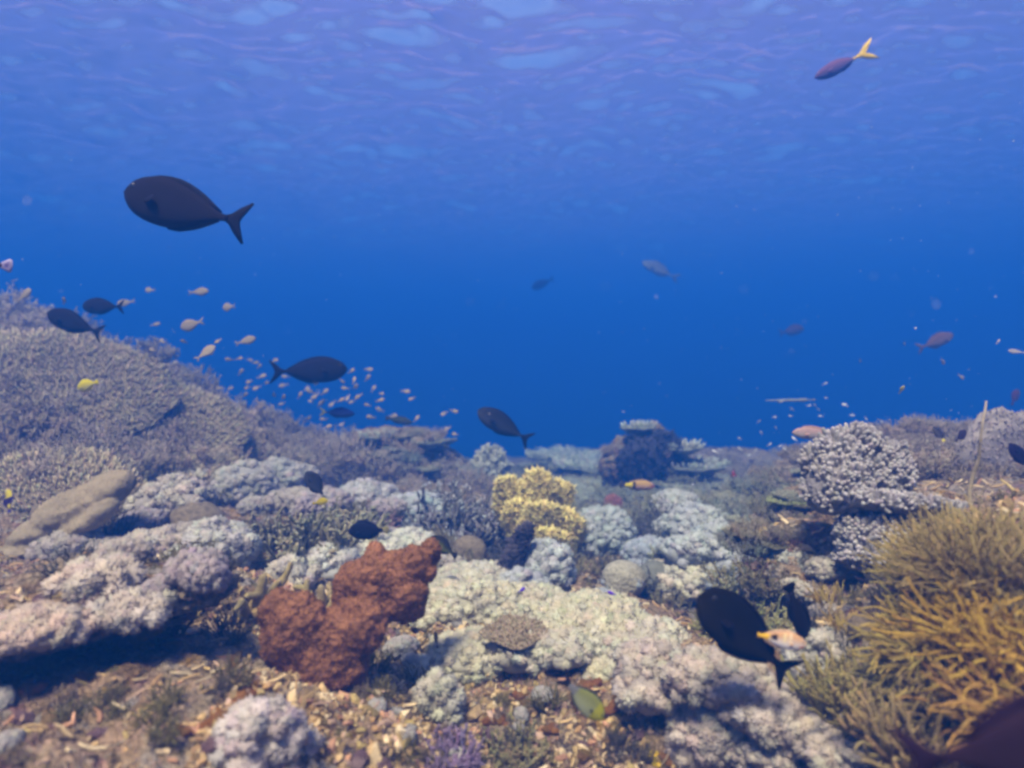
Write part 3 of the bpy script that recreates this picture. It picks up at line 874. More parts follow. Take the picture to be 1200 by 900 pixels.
# ---- rocks and ledges
def rock(px, py, lobes, label, seed, near=0.6, rz=0.0, sink=0.03, amp=.28):
    g, s = spot(px, py, near, sink)
    RK.clear(); pr = rock_parts(lobes, seed, amp=amp)
    for c, r, R in RK: ROCKS.append((c + np.array(g), r, R))
    return colony('reef_rock', pr, g, rz, label, 'rock')
rock(20, 815, [((-.12, .12, .10), (.20, .15, .06), (.0, .08, .22)), ((.04, .20, .13), (.17, .13, .05), (.1, -.05, .3)), ((.19, .30, .13), (.13, .12, .05), (0, .1, 0)), ((-.05, .32, .08), (.26, .12, .12), (0, 0, .2))],
     'overhanging rock ledge above the dark hollow in the lower left', 21, sink=.0, amp=.34)
rock(150, 800, [((0, 0, .0), (.10, .08, .055), (0, .2, .4)), ((.08, .05, .01), (.07, .06, .045), (0, 0, 1))],
     'orange crusted rock lump under the overhanging ledge', 22, amp=.4)
rock(235, 715, [((0, .08, .03), (.16, .10, .075), (0, .1, .3)), ((-.12, .12, .05), (.12, .10, .07), (0, 0, .8))],
     'craggy rock left of the rust red sponge, under pale cushions', 23, amp=.36)
rock(1000, 690, [((.02, .16, .02), (.16, .13, .13), (.1, 0, .3)), ((.15, .10, .0), (.13, .10, .10), (0, .3, 0)), ((-.13, .14, .0), (.11, .10, .09), (0, 0, .5)), ((-.05, .04, -.02), (.10, .08, .06), (0, .3, .5))],
     'encrusted rock pinnacle carrying the white knobbly corals', 24, amp=.36)
rock(890, 846, [((-.10, .10, .045), (.15, .10, .05), (0, .22, -.3)), ((.05, .05, .02), (.13, .09, .045), (0, .30, -.5)), ((.16, .0, -.03), (.12, .08, .05), (0, .30, -.5))],
     'rock lip over the dark hollow below the pale mat', 25, sink=-.02, amp=.34)
rock(780, 825, [((0, .08, .0), (.13, .09, .06), (0, .25, -.3))],
     'rock shelf under the lumpy pale cushions at bottom centre', 26, amp=.36)
rock(955, 640, [((0, .08, .02), (.13, .11, .07), (0, 0, .3)), ((-.10, .14, 0), (.10, .1, .05), (0, 0, 1.3))],
     'shaded rock between green plate coral and small knobbly coral', 27, amp=.36)

# ---- the rust red sponge
g, s = spot(385, 800, sink=.01)
k = g.y / F
def SL(px, py, rx, ry, rz_, a, dy=0.0):                # a lobe given by its place round the sponge
    return (((px - 385) * k, dy, (800 - py) * k), (rx * k, ry * k, rz_ * k), a)
colony('barrel_sponge', merge_body([
    SL(345, 735, 38, 28, 50, (0, .30, 0), .0), SL(380, 772, 52, 32, 42, (0, .15, 0), .01), SL(326, 712, 24, 22, 28, (0, .2, 0), .01), SL(372, 750, 40, 28, 44, (0, -.3, 0), .015),
    SL(415, 735, 44, 30, 34, (0, -.7, 0), .03), SL(430, 690, 46, 26, 36, (0, -.3, 0), .07), SL(475, 672, 32, 22, 26, (0, .1, 0), .10),
    SL(462, 705, 36, 24, 34, (0, -.4, 0), .08), SL(400, 700, 20, 24, 36, (0, .1, 0), .09), SL(430, 664, 14, 18, 22, (0, 0, 0), .11), SL(497, 660, 12, 16, 22, (0, .3, 0), .12)],
    'sponge_body', M_SPONGE, (.30, .135, .058), voxel=.006, smooth=9, seed=5, amp=.014, freq=30, nap=9000, nl=.0055), g, 0,
    'rust red lobed sponge in a V shape on the rubble slope', 'sponge')
LAND.append(('rust red sponge', 400, 730))
put('tube_sponge', lambda w, d, h: merge_body([((0, 0, h * .4), (w * .45, d * .4, h * .55), (0, 0, 0)), ((w * .2, 0, h * .2), (w * .35, d * .35, h * .3), (0, 0, 0))], 'sponge_body', M_SPONGE, (.26, .10, .06), voxel=.008, smooth=3, seed=8, amp=.012, freq=22),
    718, 606, 26, 32, 'small brown sponge on top of the blue grey soft coral', 'sponge', land='small brown sponge')

# ---- yellow frilly coral in the middle
g, s = spot(628, 650); k = s
def FR(px, py, rx, rz_, a, dy=0.0, ry=.2): return (((px - 628) * k, dy, (654 - py) * k), (rx * k * 1.15, rx * ry * k, rz_ * k * 1.15), a)
colony('frilly_soft_coral', frill_parts([FR(601, 592, 19, 26, (.1, -.35, .3), .04), FR(629, 588, 18, 32, (.1, .08, -.2), .0), FR(648, 600, 17, 30, (.1, .35, .2), .03),
       FR(636, 618, 24, 26, (.3, .1, 0), -.03), FR(662, 622, 20, 20, (.2, .6, -.2), -.04), FR(618, 632, 17, 18, (.3, -.3, .4), -.05), FR(645, 636, 22, 14, (.3, .2, 0), -.06), FR(606, 612, 15, 20, (.2, -.2, .1), 0)],
       seed=3, col=(.70, .57, .22), step=.0065, L=.026), g, 0, 'bright yellow frilly fan shaped soft coral in mid reef', 'coral')
LAND.append(('bright yellow frilly coral', 632, 605))

# ---- white knobbly corals on the right-hand pinnacle
Dk = 1.95
def KN(px, py, rx, ry, rz_, a, dy=0.0, o=(1015, 610)):
    s_ = Dk / F
    return (((px - o[0]) * s_, dy, (o[1] - py) * s_), (rx * s_, ry * s_, rz_ * s_), a)
colony('knobbly_coral', knob_parts([KN(1000, 560, 44, 20, 40, (-.35, .1, .2)), KN(972, 572, 30, 20, 28, (-.3, -.4, 0), -.02), KN(1036, 562, 34, 20, 38, (-.3, .35, 0), .02), KN(985, 540, 22, 16, 30, (-.2, -.3, 0), .01),
       KN(1048, 536, 11, 12, 20, (0, .25, 0), .03), KN(1008, 524, 22, 14, 20, (0, 0, 0), .03), KN(1020, 590, 56, 34, 9, (-.30, .12, 0), -.05), KN(1072, 594, 46, 34, 6, (-.28, .20, 0), -.07), KN(962, 545, 14, 12, 18, (0, -.3, 0), .02)],
       knob_r=.0080, knob_l=.024, dens=1.25, upw=.5, seed=2, col=(.36, .33, .31), tip=(.54, .50, .45)), at(1015, 610, Dk), 0,
       'large white knobbly coral, upper one on the rock pinnacle', 'coral')
LAND.append(('large white knobbly coral', 1015, 555))
colony('knobbly_coral', knob_parts([KN(1012, 625, 40, 26, 30, (-.3, .2, 0), -.06, (1012, 655)), KN(1000, 645, 30, 26, 14, (-.3, 0, 0), -.08, (1012, 655)), KN(1035, 636, 20, 20, 24, (-.2, .3, 0), -.05, (1012, 655))],
       knob_r=.0078, knob_l=.020, dens=1.25, upw=.45, seed=12, col=(.36, .33, .31), tip=(.54, .50, .45)), at(1012, 655, Dk), 0,
       'smaller rounded white knobbly coral under the large one', 'coral')
LAND.append(('smaller white knobbly coral', 1012, 625))

# ---- brain coral, plain dome, cauliflower coral, plates
put('brain_coral', dome_parts, 731, 690, 52, 36, 'grooved grey brain coral dome in mid reef', 'coral', seed=4, col=(.34, .31, .22), land='grooved brain coral')
put('boulder_coral', dome_parts, 768, 690, 46, 36, 'smooth dark dome coral right behind the brain coral', 'coral', seed=6, col=(.17, .17, .13), meander=False, sub=4, rz=.4)
put('cauliflower_coral', lambda w, d, h: knob_parts([((0, 0, h * .3), (w * .38, d * .35, h * .35), (0, 0, 0)), ((0, 0, h * .6), (w * .24, d * .24, h * .35), (0, 0, 0)), ((w * .2, 0, h * .3), (w * .25, d * .2, h * .3), (0, 0, 0))], .02, .05, seed=5, col=(.50, .46, .32), tip=(.72, .68, .52)),
    575, 556, 50, 32, 'cream cauliflower shaped coral near the drop off', 'coral', land='cream cauliflower coral')
put('plate_coral', table_parts, 922, 604, 46, 20, 'thin flat greenish plate coral jutting from the shaded rock', 'coral', seed=7, col=(.28, .30, .13), thick=.014, nap=.5, fuzz=.7, cup=.12, land='thin green plate coral')
put('plate_coral', table_parts, 604, 782, 74, 22, 'tan plate coral with a serrated rim on the pale mat', 'coral', sink=-.06, seed=9, col=(.34, .27, .17), thick=.012, nap=1.4, fuzz=.75, cup=.05, tilt=(.30, 0), land='tan serrated plate coral', dk=.7)

# ---- the pale cream cushions of the central mat
CREAM = (.57, .53, .37); CR2 = (.54, .50, .38); BLUEG = (.44, .45, .42); WARMG = (.50, .43, .35)
for i, (px, py, wp, hp, cl, lb, nl) in enumerate([
    (545, 722, 110, 40, CREAM, 'broad cream soft coral cushion right beside the rust red sponge', 14),
    (620, 722, 100, 34, CREAM, 'cream cushion coral at the upper middle of the mat', 12),
    (560, 695, 80, 34, CR2, 'cream cushion coral behind the broad one next to the sponge', 11),
    (690, 738, 120, 36, CREAM, 'wide cream cushion coral at the heart of the mat', 14),
    (650, 760, 110, 30, CR2, 'low cream cushion coral just behind the tan serrated plate', 12),
    (745, 770, 110, 40, CR2, 'pale lumpy cushion coral left of the black surgeonfish', 13),
    (560, 775, 100, 30, CREAM, 'cream cushion coral draped left of the tan serrated plate', 13),
    (518, 800, 54, 34, CR2, 'pale cushion with finger like lobes on the slope below the sponge', 8),
    (515, 834, 44, 44, CR2, 'pale thumb shaped cushion hanging lowest on the rubble slope', 6),
    (770, 806, 90, 52, WARMG, 'rounded grey cushion coral bulging over the dark hollow', 12),
    (720, 790, 60, 24, CREAM, 'thin cream cushion coral at the rim of the rubble slope', 8),
    (835, 802, 90, 40, WARMG, 'grey cushion coral below the tail of the black surgeonfish', 11),
    (900, 838, 100, 42, WARMG, 'grey cushion coral on the rock lip above the dark hollow', 12),
    (965, 872, 100, 40, WARMG, 'grey cushion coral sloping to the lower right corner rubble', 12),
    (832, 880, 66, 66, WARMG, 'tall grey cushion coral hanging in front of the dark hollow', 9),
    (310, 890, 76, 70, (.50, .44, .40), 'large smooth lilac grey cushion coral at the bottom below the sponge', 7),
    (350, 868, 34, 26, (.50, .44, .40), 'small pale cushion beside the large lilac grey one', 5),
    (815, 690, 84, 34, CR2, 'pale cushion coral above the head of the black surgeonfish', 11),
    (845, 665, 100, 46, BLUEG, 'long blue grey cushion ridge, its lower end', 13),
    (815, 635, 66, 42, BLUEG, 'long blue grey cushion ridge, its upper end', 10),
    (706, 645, 72, 48, (.39, .41, .38), 'blue grey cauliflower like soft coral under the small brown sponge', 13),
    (640, 690, 62, 52, (.48, .49, .46), 'pale tall cushion coral in front of the yellow frilly coral', 9),
    (612, 702, 40, 34, (.46, .46, .45), 'small rounded pale cushion left of the tall one', 6),
    (492, 612, 58, 34, (.45, .47, .46), 'blue grey cushion with hanging lobes behind the rust red sponge', 9),
    (455, 652, 96, 26, (.60, .58, .48), 'white strip of cushion coral along the top of the rust red sponge', 11),
    (385, 672, 54, 30, (.60, .58, .50), 'white cushion coral left of the sponge top', 8),
    (345, 682, 46, 28, (.55, .50, .40), 'pale cushion coral at the left shoulder of the sponge', 7),
    (925, 680, 48, 44, (.46, .45, .38), 'pale greenish lumpy cushion coral below the thin green plate', 8),
    (962, 705, 44, 34, WARMG, 'small grey cushion on the rock pinnacle foot', 7),
    (948, 800, 36, 62, (.50, .48, .40), 'upright pale pillar shaped cushion beside the orange and white wrasse', 5),
    (250, 656, 66, 44, (.50, .48, .42), 'bright pale cushion coral over the dark recess on the left', 9),
    (185, 650, 74, 26, WARMG, 'grey cushion coral left of the bright pale one', 9),
    (205, 600, 84, 40, (.49, .43, .36), 'thick grey cushion coral on the crest of the left reef', 10),
    (285, 590, 70, 44, (.48, .44, .37), 'tall grey cushion coral on the crest under the brown thicket', 10),
    (325, 575, 56, 34, (.48, .45, .39), 'grey cushion at the edge of the brown thicket', 8),
    (115, 680, 84, 26, WARMG, 'broad grey cushion coral below the folded tan leather coral', 10),
    (430, 590, 60, 26, (.48, .46, .43), 'pale bluish cushion behind the olive staghorn coral', 8),
    (40, 738, 110, 26, (.50, .40, .32), 'tan grey cushion coral covering the ledge in the far left', 12),
    (150, 714, 70, 20, WARMG, 'flat grey cushion coral on the ledge edge', 9)]):
    put('cushion_coral', soft_parts, px, py, wp * 1.12, hp * 1.1, lb, 'soft coral', n=nl, seed=50 + i, col=cl, sink=.02, dk=.8, tuft=1.0 if py > 690 else 1.3)
LAND += [('long blue grey ridge', 830, 640), ('tall pale cushion', 640, 670), ('thick grey crest cushion', 205, 585), ('bright pale cushion over the recess', 250, 640),
         ('broad cream cushion', 545, 705), ('lumpy grey cushion at the rim', 770, 785), ('large lilac grey cushion', 310, 860)]

# ---- folded leather coral on the left
g, s = spot(85, 640); k = s
def LE(px, py, rx, ry, rz_, a, dy=0.0): return (((px - 85) * k, dy, (640 - py) * k), (rx * k, ry * k, rz_ * k), a)
colony('leather_coral', merge_body([LE(92, 592, 62, 34, 20, (.35, -.48, 0)), LE(125, 572, 30, 30, 18, (.3, -.3, 0), .02), LE(55, 618, 40, 30, 14, (.3, -.3, 0), -.01), LE(110, 600, 44, 34, 14, (.5, -.5, 0), -.03), LE(45, 634, 36, 26, 8, (.3, -.2, 0), -.04)],
       'folded_sheet', M_LEATHER, (.34, .27, .165), voxel=.007, smooth=5, seed=2, amp=.016, freq=11, nap=6000, nl=.0045), g, 0, 'smooth folded tan leather coral on the left slope', 'soft coral')
LAND.append(('folded tan leather coral', 90, 600))

# ---- branching corals near the camera
put('staghorn_coral', lambda w, d, h: stag_parts(w / 2, h, 80, 3, (.27, .24, .13), (.46, .42, .27), 1.05, 4), 355, 655, 120, 52, 'olive tan staghorn coral thick with branches behind the sponge', 'coral', land='olive tan staghorn coral')
put('staghorn_coral', lambda w, d, h: stag_parts(w / 2, h, 60, 4, (.27, .24, .13), (.42, .39, .25), 1.0, 4), 405, 640, 80, 44, 'smaller olive staghorn coral at the black damselfish', 'coral')
put('bush_coral', lambda w, d, h: stag_parts(w / 2, h, 70, 5, (.16, .14, .12), (.50, .50, .48), .7, 5), 535, 640, 90, 66, 'dark twiggy bush coral with white tips, left of the yellow frill', 'coral', land='white tipped bush coral')
put('feather_bush', lambda w, d, h: frill_parts([((0, 0, h * .35), (w * .26, w * .12, h * .42), (.1, .15, .3)), ((w * .16, .01, h * .72), (w * .20, w * .10, h * .30), (0, .5, -.2)), ((-w * .15, 0, h * .2), (w * .24, w * .12, h * .25), (0, -.3, .5)), ((w * .3, 0, h * .95), (w * .14, w * .08, h * .15), (0, .8, 0))], 16, (.075, .065, .08), .006, .02),
    598, 695, 54, 80, 'dark grey feathery bush in front of the yellow frilly coral', 'soft coral', land='dark feathery bush')
put('bush_coral', lambda w, d, h: stag_parts(w / 2, h, 110, 7, (.22, .20, .07), (.44, .41, .20), .55, 6), 872, 745, 110, 40, 'olive bushy carpet coral behind the black surgeonfish', 'coral', land='olive bushy carpet coral')
put('bush_coral', lambda w, d, h: stag_parts(w / 2, h, 90, 8, (.22, .20, .08), (.44, .42, .24), .55, 6), 880, 692, 110, 30, 'olive bushy carpet coral higher up, under the blue grey ridge', 'coral')
put('bush_coral', lambda w, d, h: stag_parts(w / 2, h, 80, 9, (.26, .25, .14), (.52, .52, .40), .6, 6), 800, 672, 64, 36, 'grey green twig coral just behind the brain coral', 'coral')
put('bush_coral', lambda w, d, h: stag_parts(w / 2, h, 60, 10, (.20, .17, .07), (.38, .33, .16), .6, 6), 600, 884, 84, 30, 'brown olive twig bush on the rubble below the serrated plate', 'coral', land='brown olive twig bush')
put('bush_coral', lambda w, d, h: stag_parts(w / 2, h, 60, 13, (.20, .14, .20), (.32, .22, .34), .6, 5), 530, 895, 70, 34, 'violet twig coral at the bottom edge', 'coral', land='violet twig coral')
put('branching_sponge', lambda w, d, h: stag_parts(w / 2, h, 9, 14, (.36, .27, .11), (.50, .38, .18), 2.1, 1, twig=False), 285, 712, 66, 50, 'ochre branching sponge left of the rust red sponge', 'sponge', land='ochre branching sponge')
put('branching_sponge', lambda w, d, h: stag_parts(w / 2, h, 8, 15, (.36, .28, .12), (.46, .37, .2), 2.0, 1, twig=False), 372, 708, 50, 36, 'ochre branching sponge in the notch of the rust red sponge', 'sponge')
put('finger_coral', lambda w, d, h: finger_parts(w, d, h, 46, 16, (.27, .22, .07), (.46, .38, .12), .0034, 4, side=True), 1000, 850, 96, 76, 'dull yellow twiggy sea bush above the lower right slope', 'soft coral', land='dull yellow twiggy sea bush')
put('finger_coral', lambda w, d, h: finger_parts(w, d, h, 36, 17, (.27, .20, .08), (.42, .30, .13), .0042, 4, lean=(-.5, -.2)), 1085, 890, 120, 84, 'brownish finger coral spreading flat at the lower right', 'soft coral')
for i, (px, py, wp, hp, n, cl, tp, ln, rd, fk, dr, lb) in enumerate([
    (1165, 690, 170, 92, 620, (.34, .26, .09), (.52, .40, .14), (.0, -.3), .0019, 4, .07, 'broad tan yellow finger coral crowning the mound at the right edge'),
    (1095, 684, 60, 66, 130, (.34, .27, .07), (.54, .42, .10), (-.1, -.3), .0020, 4, .07, 'upright yellow finger tuft next to the white knobbly corals'),
    (1172, 775, 130, 106, 230, (.48, .31, .05), (.70, .46, .06), (0, -.5), .0028, 4, .15, 'golden finger coral with long wavy strands, middle of the right mound'),
    (1098, 770, 86, 84, 130, (.38, .28, .07), (.58, .43, .10), (-.2, -.4), .0025, 4, .15, 'golden finger tuft left of the long wavy strands'),
    (1198, 855, 100, 110, 110, (.34, .20, .05), (.54, .33, .07), (-.2, -.4), .0030, 4, .18, 'orange brown finger coral at the right edge, lowest on the mound'),
    (1125, 838, 90, 70, 120, (.20, .15, .06), (.34, .25, .09), (-.4, -.4), .0026, 4, .18, 'brownish finger tuft between golden strands and lower corner'),
    (1060, 800, 66, 50, 80, (.32, .26, .10), (.48, .40, .17), (-.4, -.3), .0022, 4, .16, 'straw coloured finger tuft at the left foot of the right mound')]):
    put('finger_coral', lambda w, d, h: finger_parts(w, d, h, n, 30 + i, cl, tp, rd, fk, ln, dr), px, py, wp, hp, lb, 'soft coral', sink=.02, dk=.8)
LAND += [('golden long stranded finger coral', 1160, 720), ('broad tan yellow finger coral', 1130, 640)]
# ---- whip coral
g, s = spot(1138, 600, near=1.8)
wp = np.array([[1138, 604], [1134, 572], [1140, 555], [1149, 540], [1149, 512], [1151, 497], [1155, 480], [1156, 468]], float)
Dw = g.y
m = MB(); pth = np.array([np.array(at(a, b, Dw + .02 * math.sin(i))) - np.array(g) for i, (a, b) in enumerate(wp)])
ti = np.linspace(0, 7, 36); pp = np.stack([np.interp(ti, np.arange(8), np.convolve(np.pad(pth[:, q], 1, 'edge'), [.2, .6, .2], 'valid')) for q in range(3)], -1)
tubes(m, pp[None], np.linspace(.007, .003, 36)[None], 7, (.36, .29, .16), (.40, .34, .26))
colony('whip_coral', [('stem', m, M_SOFT)], g, 0, 'thin bent whip coral standing above the right mound', 'coral')
g2, s2 = spot(1172, 590, near=2.6)
colony('sea_fan', frill_parts([((0, 0, .18), (.20, .03, .20), (0, .5, 0)), ((.12, .02, .10), (.16, .03, .12), (0, .7, 0))], 9, (.30, .25, .24), .012, .014), g2, 0, 'pale purplish sea fan leaning at the right edge behind the whip coral', 'coral')

# ---- tables on the left hill
for i, (px, py, wp_, hp_, tx, ty, lb) in enumerate([
    (60, 470, 260, 40, .62, .30, 'huge sloping table coral on top of the left hill'),
    (195, 510, 170, 40, .50, .42, 'big sloping table coral on the right shoulder of the left hill'),
    (70, 585, 200, 30, .40, .15, 'brown table coral lying low on the left hill'),
    (215, 560, 150, 24, .35, .2, 'small brown table coral under the hill shoulder')]):
    put('table_coral', table_parts, px, py, wp_, hp_, lb, 'coral', seed=40 + i, col=(.28, .22, .13) if i < 2 else (.24, .18, .11), napcol=(.44, .36, .22), thick=.04, nap=1.5, fuzz=1.7, tilt=(tx, ty), cup=-.06, sink=.02, near=2.0, dk=.7)
LAND.append(('huge sloping table coral', 60, 410))

# ---- far bommies
put('coral_bommie', lambda w, d, h: rock_parts([((0, 0, h * .35), (w * .42, d * .35, h * .55), (0, 0, 0)), ((w * .12, 0, h * .7), (w * .2, d * .2, h * .32), (0, 0, 0)), ((w * .42, .1, h * .2), (w * .3, d * .3, h * .3), (0, 0, 0))], 31, 5, .3),
    752, 572, 110, 76, 'tall coral bommie fading into the blue at mid right', 'rock', land='tall far bommie')
put('sea_fan', lambda w, d, h: frill_parts([((0, -.1, h * .5), (w * .5, .05, h * .5), (0, 0, 0)), ((w * .5, 0, h * .75), (w * .45, .05, h * .4), (0, .3, 0))], 10, (.05, .045, .06), .03, .05),
    748, 570, 52, 58, 'dark purple sea fan against the tall far bommie', 'coral', near=3)
for i, (px, py, wp_, hp_, lb) in enumerate([(748, 516, 40, 20, 'rounded pale coral cap on top of the far bommie'), (795, 540, 60, 18, 'pale layered table coral right of the far bommie'), (812, 560, 70, 16, 'lower pale table coral right of the far bommie'),
                                           (660, 545, 90, 12, 'faint blue table coral between bommie and cream cauliflower coral'), (690, 556, 90, 12, 'faint blue grey table coral left of the far bommie')]):
    put('table_coral', table_parts, px, py, wp_, hp_, lb, 'coral', seed=60 + i, col=(.36, .36, .28), thick=.05, nap=.8, fuzz=3, near=3)
put('coral_bommie', lambda w, d, h: rock_parts([((0, 0, h * .3), (w * .48, d * .4, h * .62), (0, 0, 0)), ((w * .25, 0, h * .15), (w * .35, d * .3, h * .4), (0, 0, 0))], 33, 5, .3),
    465, 560, 120, 66, 'broad rounded coral bommie behind the brown thicket', 'rock', near=4.5, land='broad rounded bommie')
for i, (px, py, wp_, lb) in enumerate([(440, 506, 40, 'pale table coral capping the broad bommie'), (500, 528, 38, 'pale table coral on the right flank of the broad bommie')]):
    put('table_coral', table_parts, px, py, wp_, 12, lb, 'coral', seed=70 + i, col=(.34, .34, .26), thick=.05, nap=.8, fuzz=2.6, near=4)

# ------------------------------------------------------------------ smaller colonies that fill the reef
FILL = []                                              # (object, phrase, photo pixel)
def inside(poly, x, y):
    r = False; n = len(poly)
    for i in range(n):
        (x1, y1), (x2, y2) = poly[i], poly[(i + 1) % n]
        if (y1 > y) != (y2 > y) and x < (x2 - x1) * (y - y1) / (y2 - y1) + x1: r = not r
    return r
def scatter(poly, n, kinds, size, name, cat, mind, near=0.6, seed=0, group=None, tilt=.15, sink=.012):
    """kinds: list of (phrase, function that returns the parts of a colony 1 unit wide); copies share their meshes"""
    rng = random.Random(seed); protos = [None] * len(kinds); used = []
    xs = [p[0] for p in poly]; ys = [p[1] for p in poly]
    tries = 0
    while len(used) < n and tries < n * 40:
        tries += 1
        px, py = rng.uniform(min(xs), max(xs)), rng.uniform(min(ys), max(ys))
        if not inside(poly, px, py) or any(abs(px - a) < mind and abs(py - b) < mind * .45 for a, b in used): continue
        g = ground(px, py, near)
        if g is None: continue
        used.append((px, py))
        k = rng.randrange(len(kinds)); wpx = rng.uniform(*size)
        sc = wpx * g.y / F
        if protos[k] is None: protos[k] = o = colony(name, kinds[k][1](), g, 0, 'x', cat, group)
        else: o = copy_tree(protos[k])
        g.z -= sink * sc * 4
        o.location = g; o.scale = (sc, sc * rng.uniform(.85, 1.1), sc * rng.uniform(.8, 1.2))
        o.rotation_euler = (rng.uniform(-tilt, tilt), rng.uniform(-tilt, tilt), rng.uniform(0, 6.28))
        FILL.append((o, kinds[k][0], px, py, g.y))
def K_soft(ph, col, n, sd, h=.5, tuft=4.5): return (ph, lambda: soft_parts(1, 1, h, n, sd, col, tuft, 1.0))
def K_stag(ph, col, tip, n, sd, h=.6, th=1.0, side=4): return (ph, lambda: stag_parts(.5, h, n, sd, col, tip, th, side))
def K_table(ph, col, sd, h=.25, fz=3.0): return (ph, lambda: table_parts(1, .9, h, sd, col, thick=.06, fuzz=fz, nap=1.0, cup=.1))
def K_crust(ph, col, sd): return (ph, lambda: crust_parts(1, .9, .5, sd, col))
def K_dome(ph, col, sd, me=True): return (ph, lambda: dome_parts(1, .95, .6, sd, col, me, 4))
def K_tuft(ph, col, tip, n, sd): return (ph, lambda: finger_parts(1, 1, .7, n, sd, col, tip, .018, 3))

# brown thicket band on the left and the left hill
TH = [K_stag('brown thicket coral', (.43, .32, .21), (.68, .55, .39), 130, 1, .42, .75, 5), K_stag('grey brown thicket coral', (.46, .36, .25), (.70, .58, .42), 130, 2, .45, .7, 5), K_stag('dark thicket coral', (.33, .25, .16), (.55, .44, .30), 130, 3, .42, .75, 5)]
scatter([(255, 520), (330, 500), (420, 530), (540, 575), (580, 605), (500, 600), (400, 570), (300, 555)], 46, TH, (44, 72), 'thicket_coral', 'coral', 15, 2.2, 1, 'branching thicket on the left crest')
scatter([(0, 380), (120, 410), (230, 455), (330, 505), (300, 550), (150, 565), (0, 570)], 70, TH, (50, 90), 'thicket_coral', 'coral', 20, 2.2, 2, 'branching thicket on the left hill', tilt=.3)
# right hill and the far shoulder
scatter([(1040, 495), (1130, 495), (1200, 520), (1200, 600), (1120, 600), (1050, 585)], 44, TH, (36, 64), 'thicket_coral', 'coral', 16, 2.6, 3, 'branching thicket on the right hill')
scatter([(830, 545), (900, 535), (950, 535), (950, 575), (830, 570)], 26, TH, (24, 40), 'thicket_coral', 'coral', 12, 3.5, 4, 'branching thicket on the far right shoulder')
# flat tables of the middle distance
TB = [K_table('olive table coral', (.30, .28, .17), 1, .12), K_table('grey green table coral', (.33, .33, .23), 2, .12), K_stag('low olive bush coral', (.28, .26, .14), (.50, .47, .32), 130, 4, .28, .55, 5), K_stag('low tan bush coral', (.32, .27, .17), (.54, .48, .36), 130, 5, .26, .55, 5), K_stag('low grey green bush coral', (.28, .29, .21), (.50, .50, .42), 130, 6, .26, .55, 5)]
scatter([(640, 570), (700, 575), (830, 572), (940, 580), (930, 625), (880, 660), (800, 612), (690, 610), (655, 625)], 52, TB, (44, 92), 'table_coral', 'coral', 20, 2.0, 5, 'flat corals of the middle reef', tilt=.1)
scatter([(430, 530), (560, 555), (700, 540), (700, 572), (600, 580), (540, 572)], 24, TB, (36, 70), 'table_coral', 'coral', 18, 4.0, 6, 'faint corals of the far reef')
scatter([(780, 560), (860, 552), (1000, 545), (960, 580), (800, 585)], 18, TB, (40, 70), 'table_coral', 'coral', 18, 3.0, 13, 'flat corals of the far right reef')
scatter([(415, 490), (470, 480), (520, 500), (525, 550), (430, 550), (410, 520)], 18, TB[:3] + TH[:1], (24, 44), 'bommie_coral', 'coral', 14, 3.0, 15, 'corals growing on the broad far bommie')
scatter([(700, 530), (740, 500), (790, 520), (830, 560), (700, 570)], 16, TB[:3] + TH[:1], (16, 30), 'bommie_coral', 'coral', 12, 4.0, 16, 'corals growing on the tall far bommie')
# pale cushions and small stony corals, left crest
SO = [K_soft('grey cushion coral', (.49, .43, .36), 9, 1), K_soft('pale cushion coral', (.55, .50, .40), 8, 2), K_soft('lilac grey cushion coral', (.48, .41, .39), 10, 3), K_soft('greenish grey cushion coral', (.40, .41, .33), 9, 4)]
HC = [K_stag('olive branching coral', (.26, .22, .10), (.42, .37, .22), 36, 6, .6, 1.1, 3), K_dome('brown dome coral', (.27, .21, .13), 7), K_stag('pink branching coral', (.36, .22, .19), (.50, .36, .32), 30, 8, .5, 1.2, 3), K_stag('dark twig coral', (.11, .10, .08), (.30, .29, .26), 40, 9, .7, .8, 4)]
scatter([(60, 640), (150, 575), (330, 560), (470, 590), (460, 640), (300, 640), (270, 700), (100, 720)], 34, SO + SO[:1] + HC, (34, 64), 'small_coral', 'coral', 24, 1.4, 7, 'small corals of the left slope')
scatter([(600, 640), (690, 625), (800, 600), (800, 660), (900, 690), (760, 715), (680, 712), (640, 700)], 30, [K_soft('blue grey cushion coral', (.40, .43, .45), 9, 11), K_soft('pale cushion coral', (.50, .50, .46), 8, 12)] + HC[:1] + HC[3:], (30, 54), 'small_coral', 'coral', 20, 1.6, 8, 'small corals of the middle reef')
scatter([(480, 590), (590, 640), (590, 690), (520, 690), (500, 640), (450, 610)], 16, HC + SO[:1], (24, 46), 'small_coral', 'coral', 18, 1.6, 9, 'small corals behind the sponge')
scatter([(890, 640), (960, 650), (1040, 690), (1040, 760), (960, 780), (900, 720)], 22, SO[:2] + HC + [K_tuft('yellow finger tuft', (.42, .31, .07), (.56, .42, .12), 14, 5)], (26, 48), 'small_coral', 'coral', 18, 1.2, 10, 'small corals of the right pinnacle')
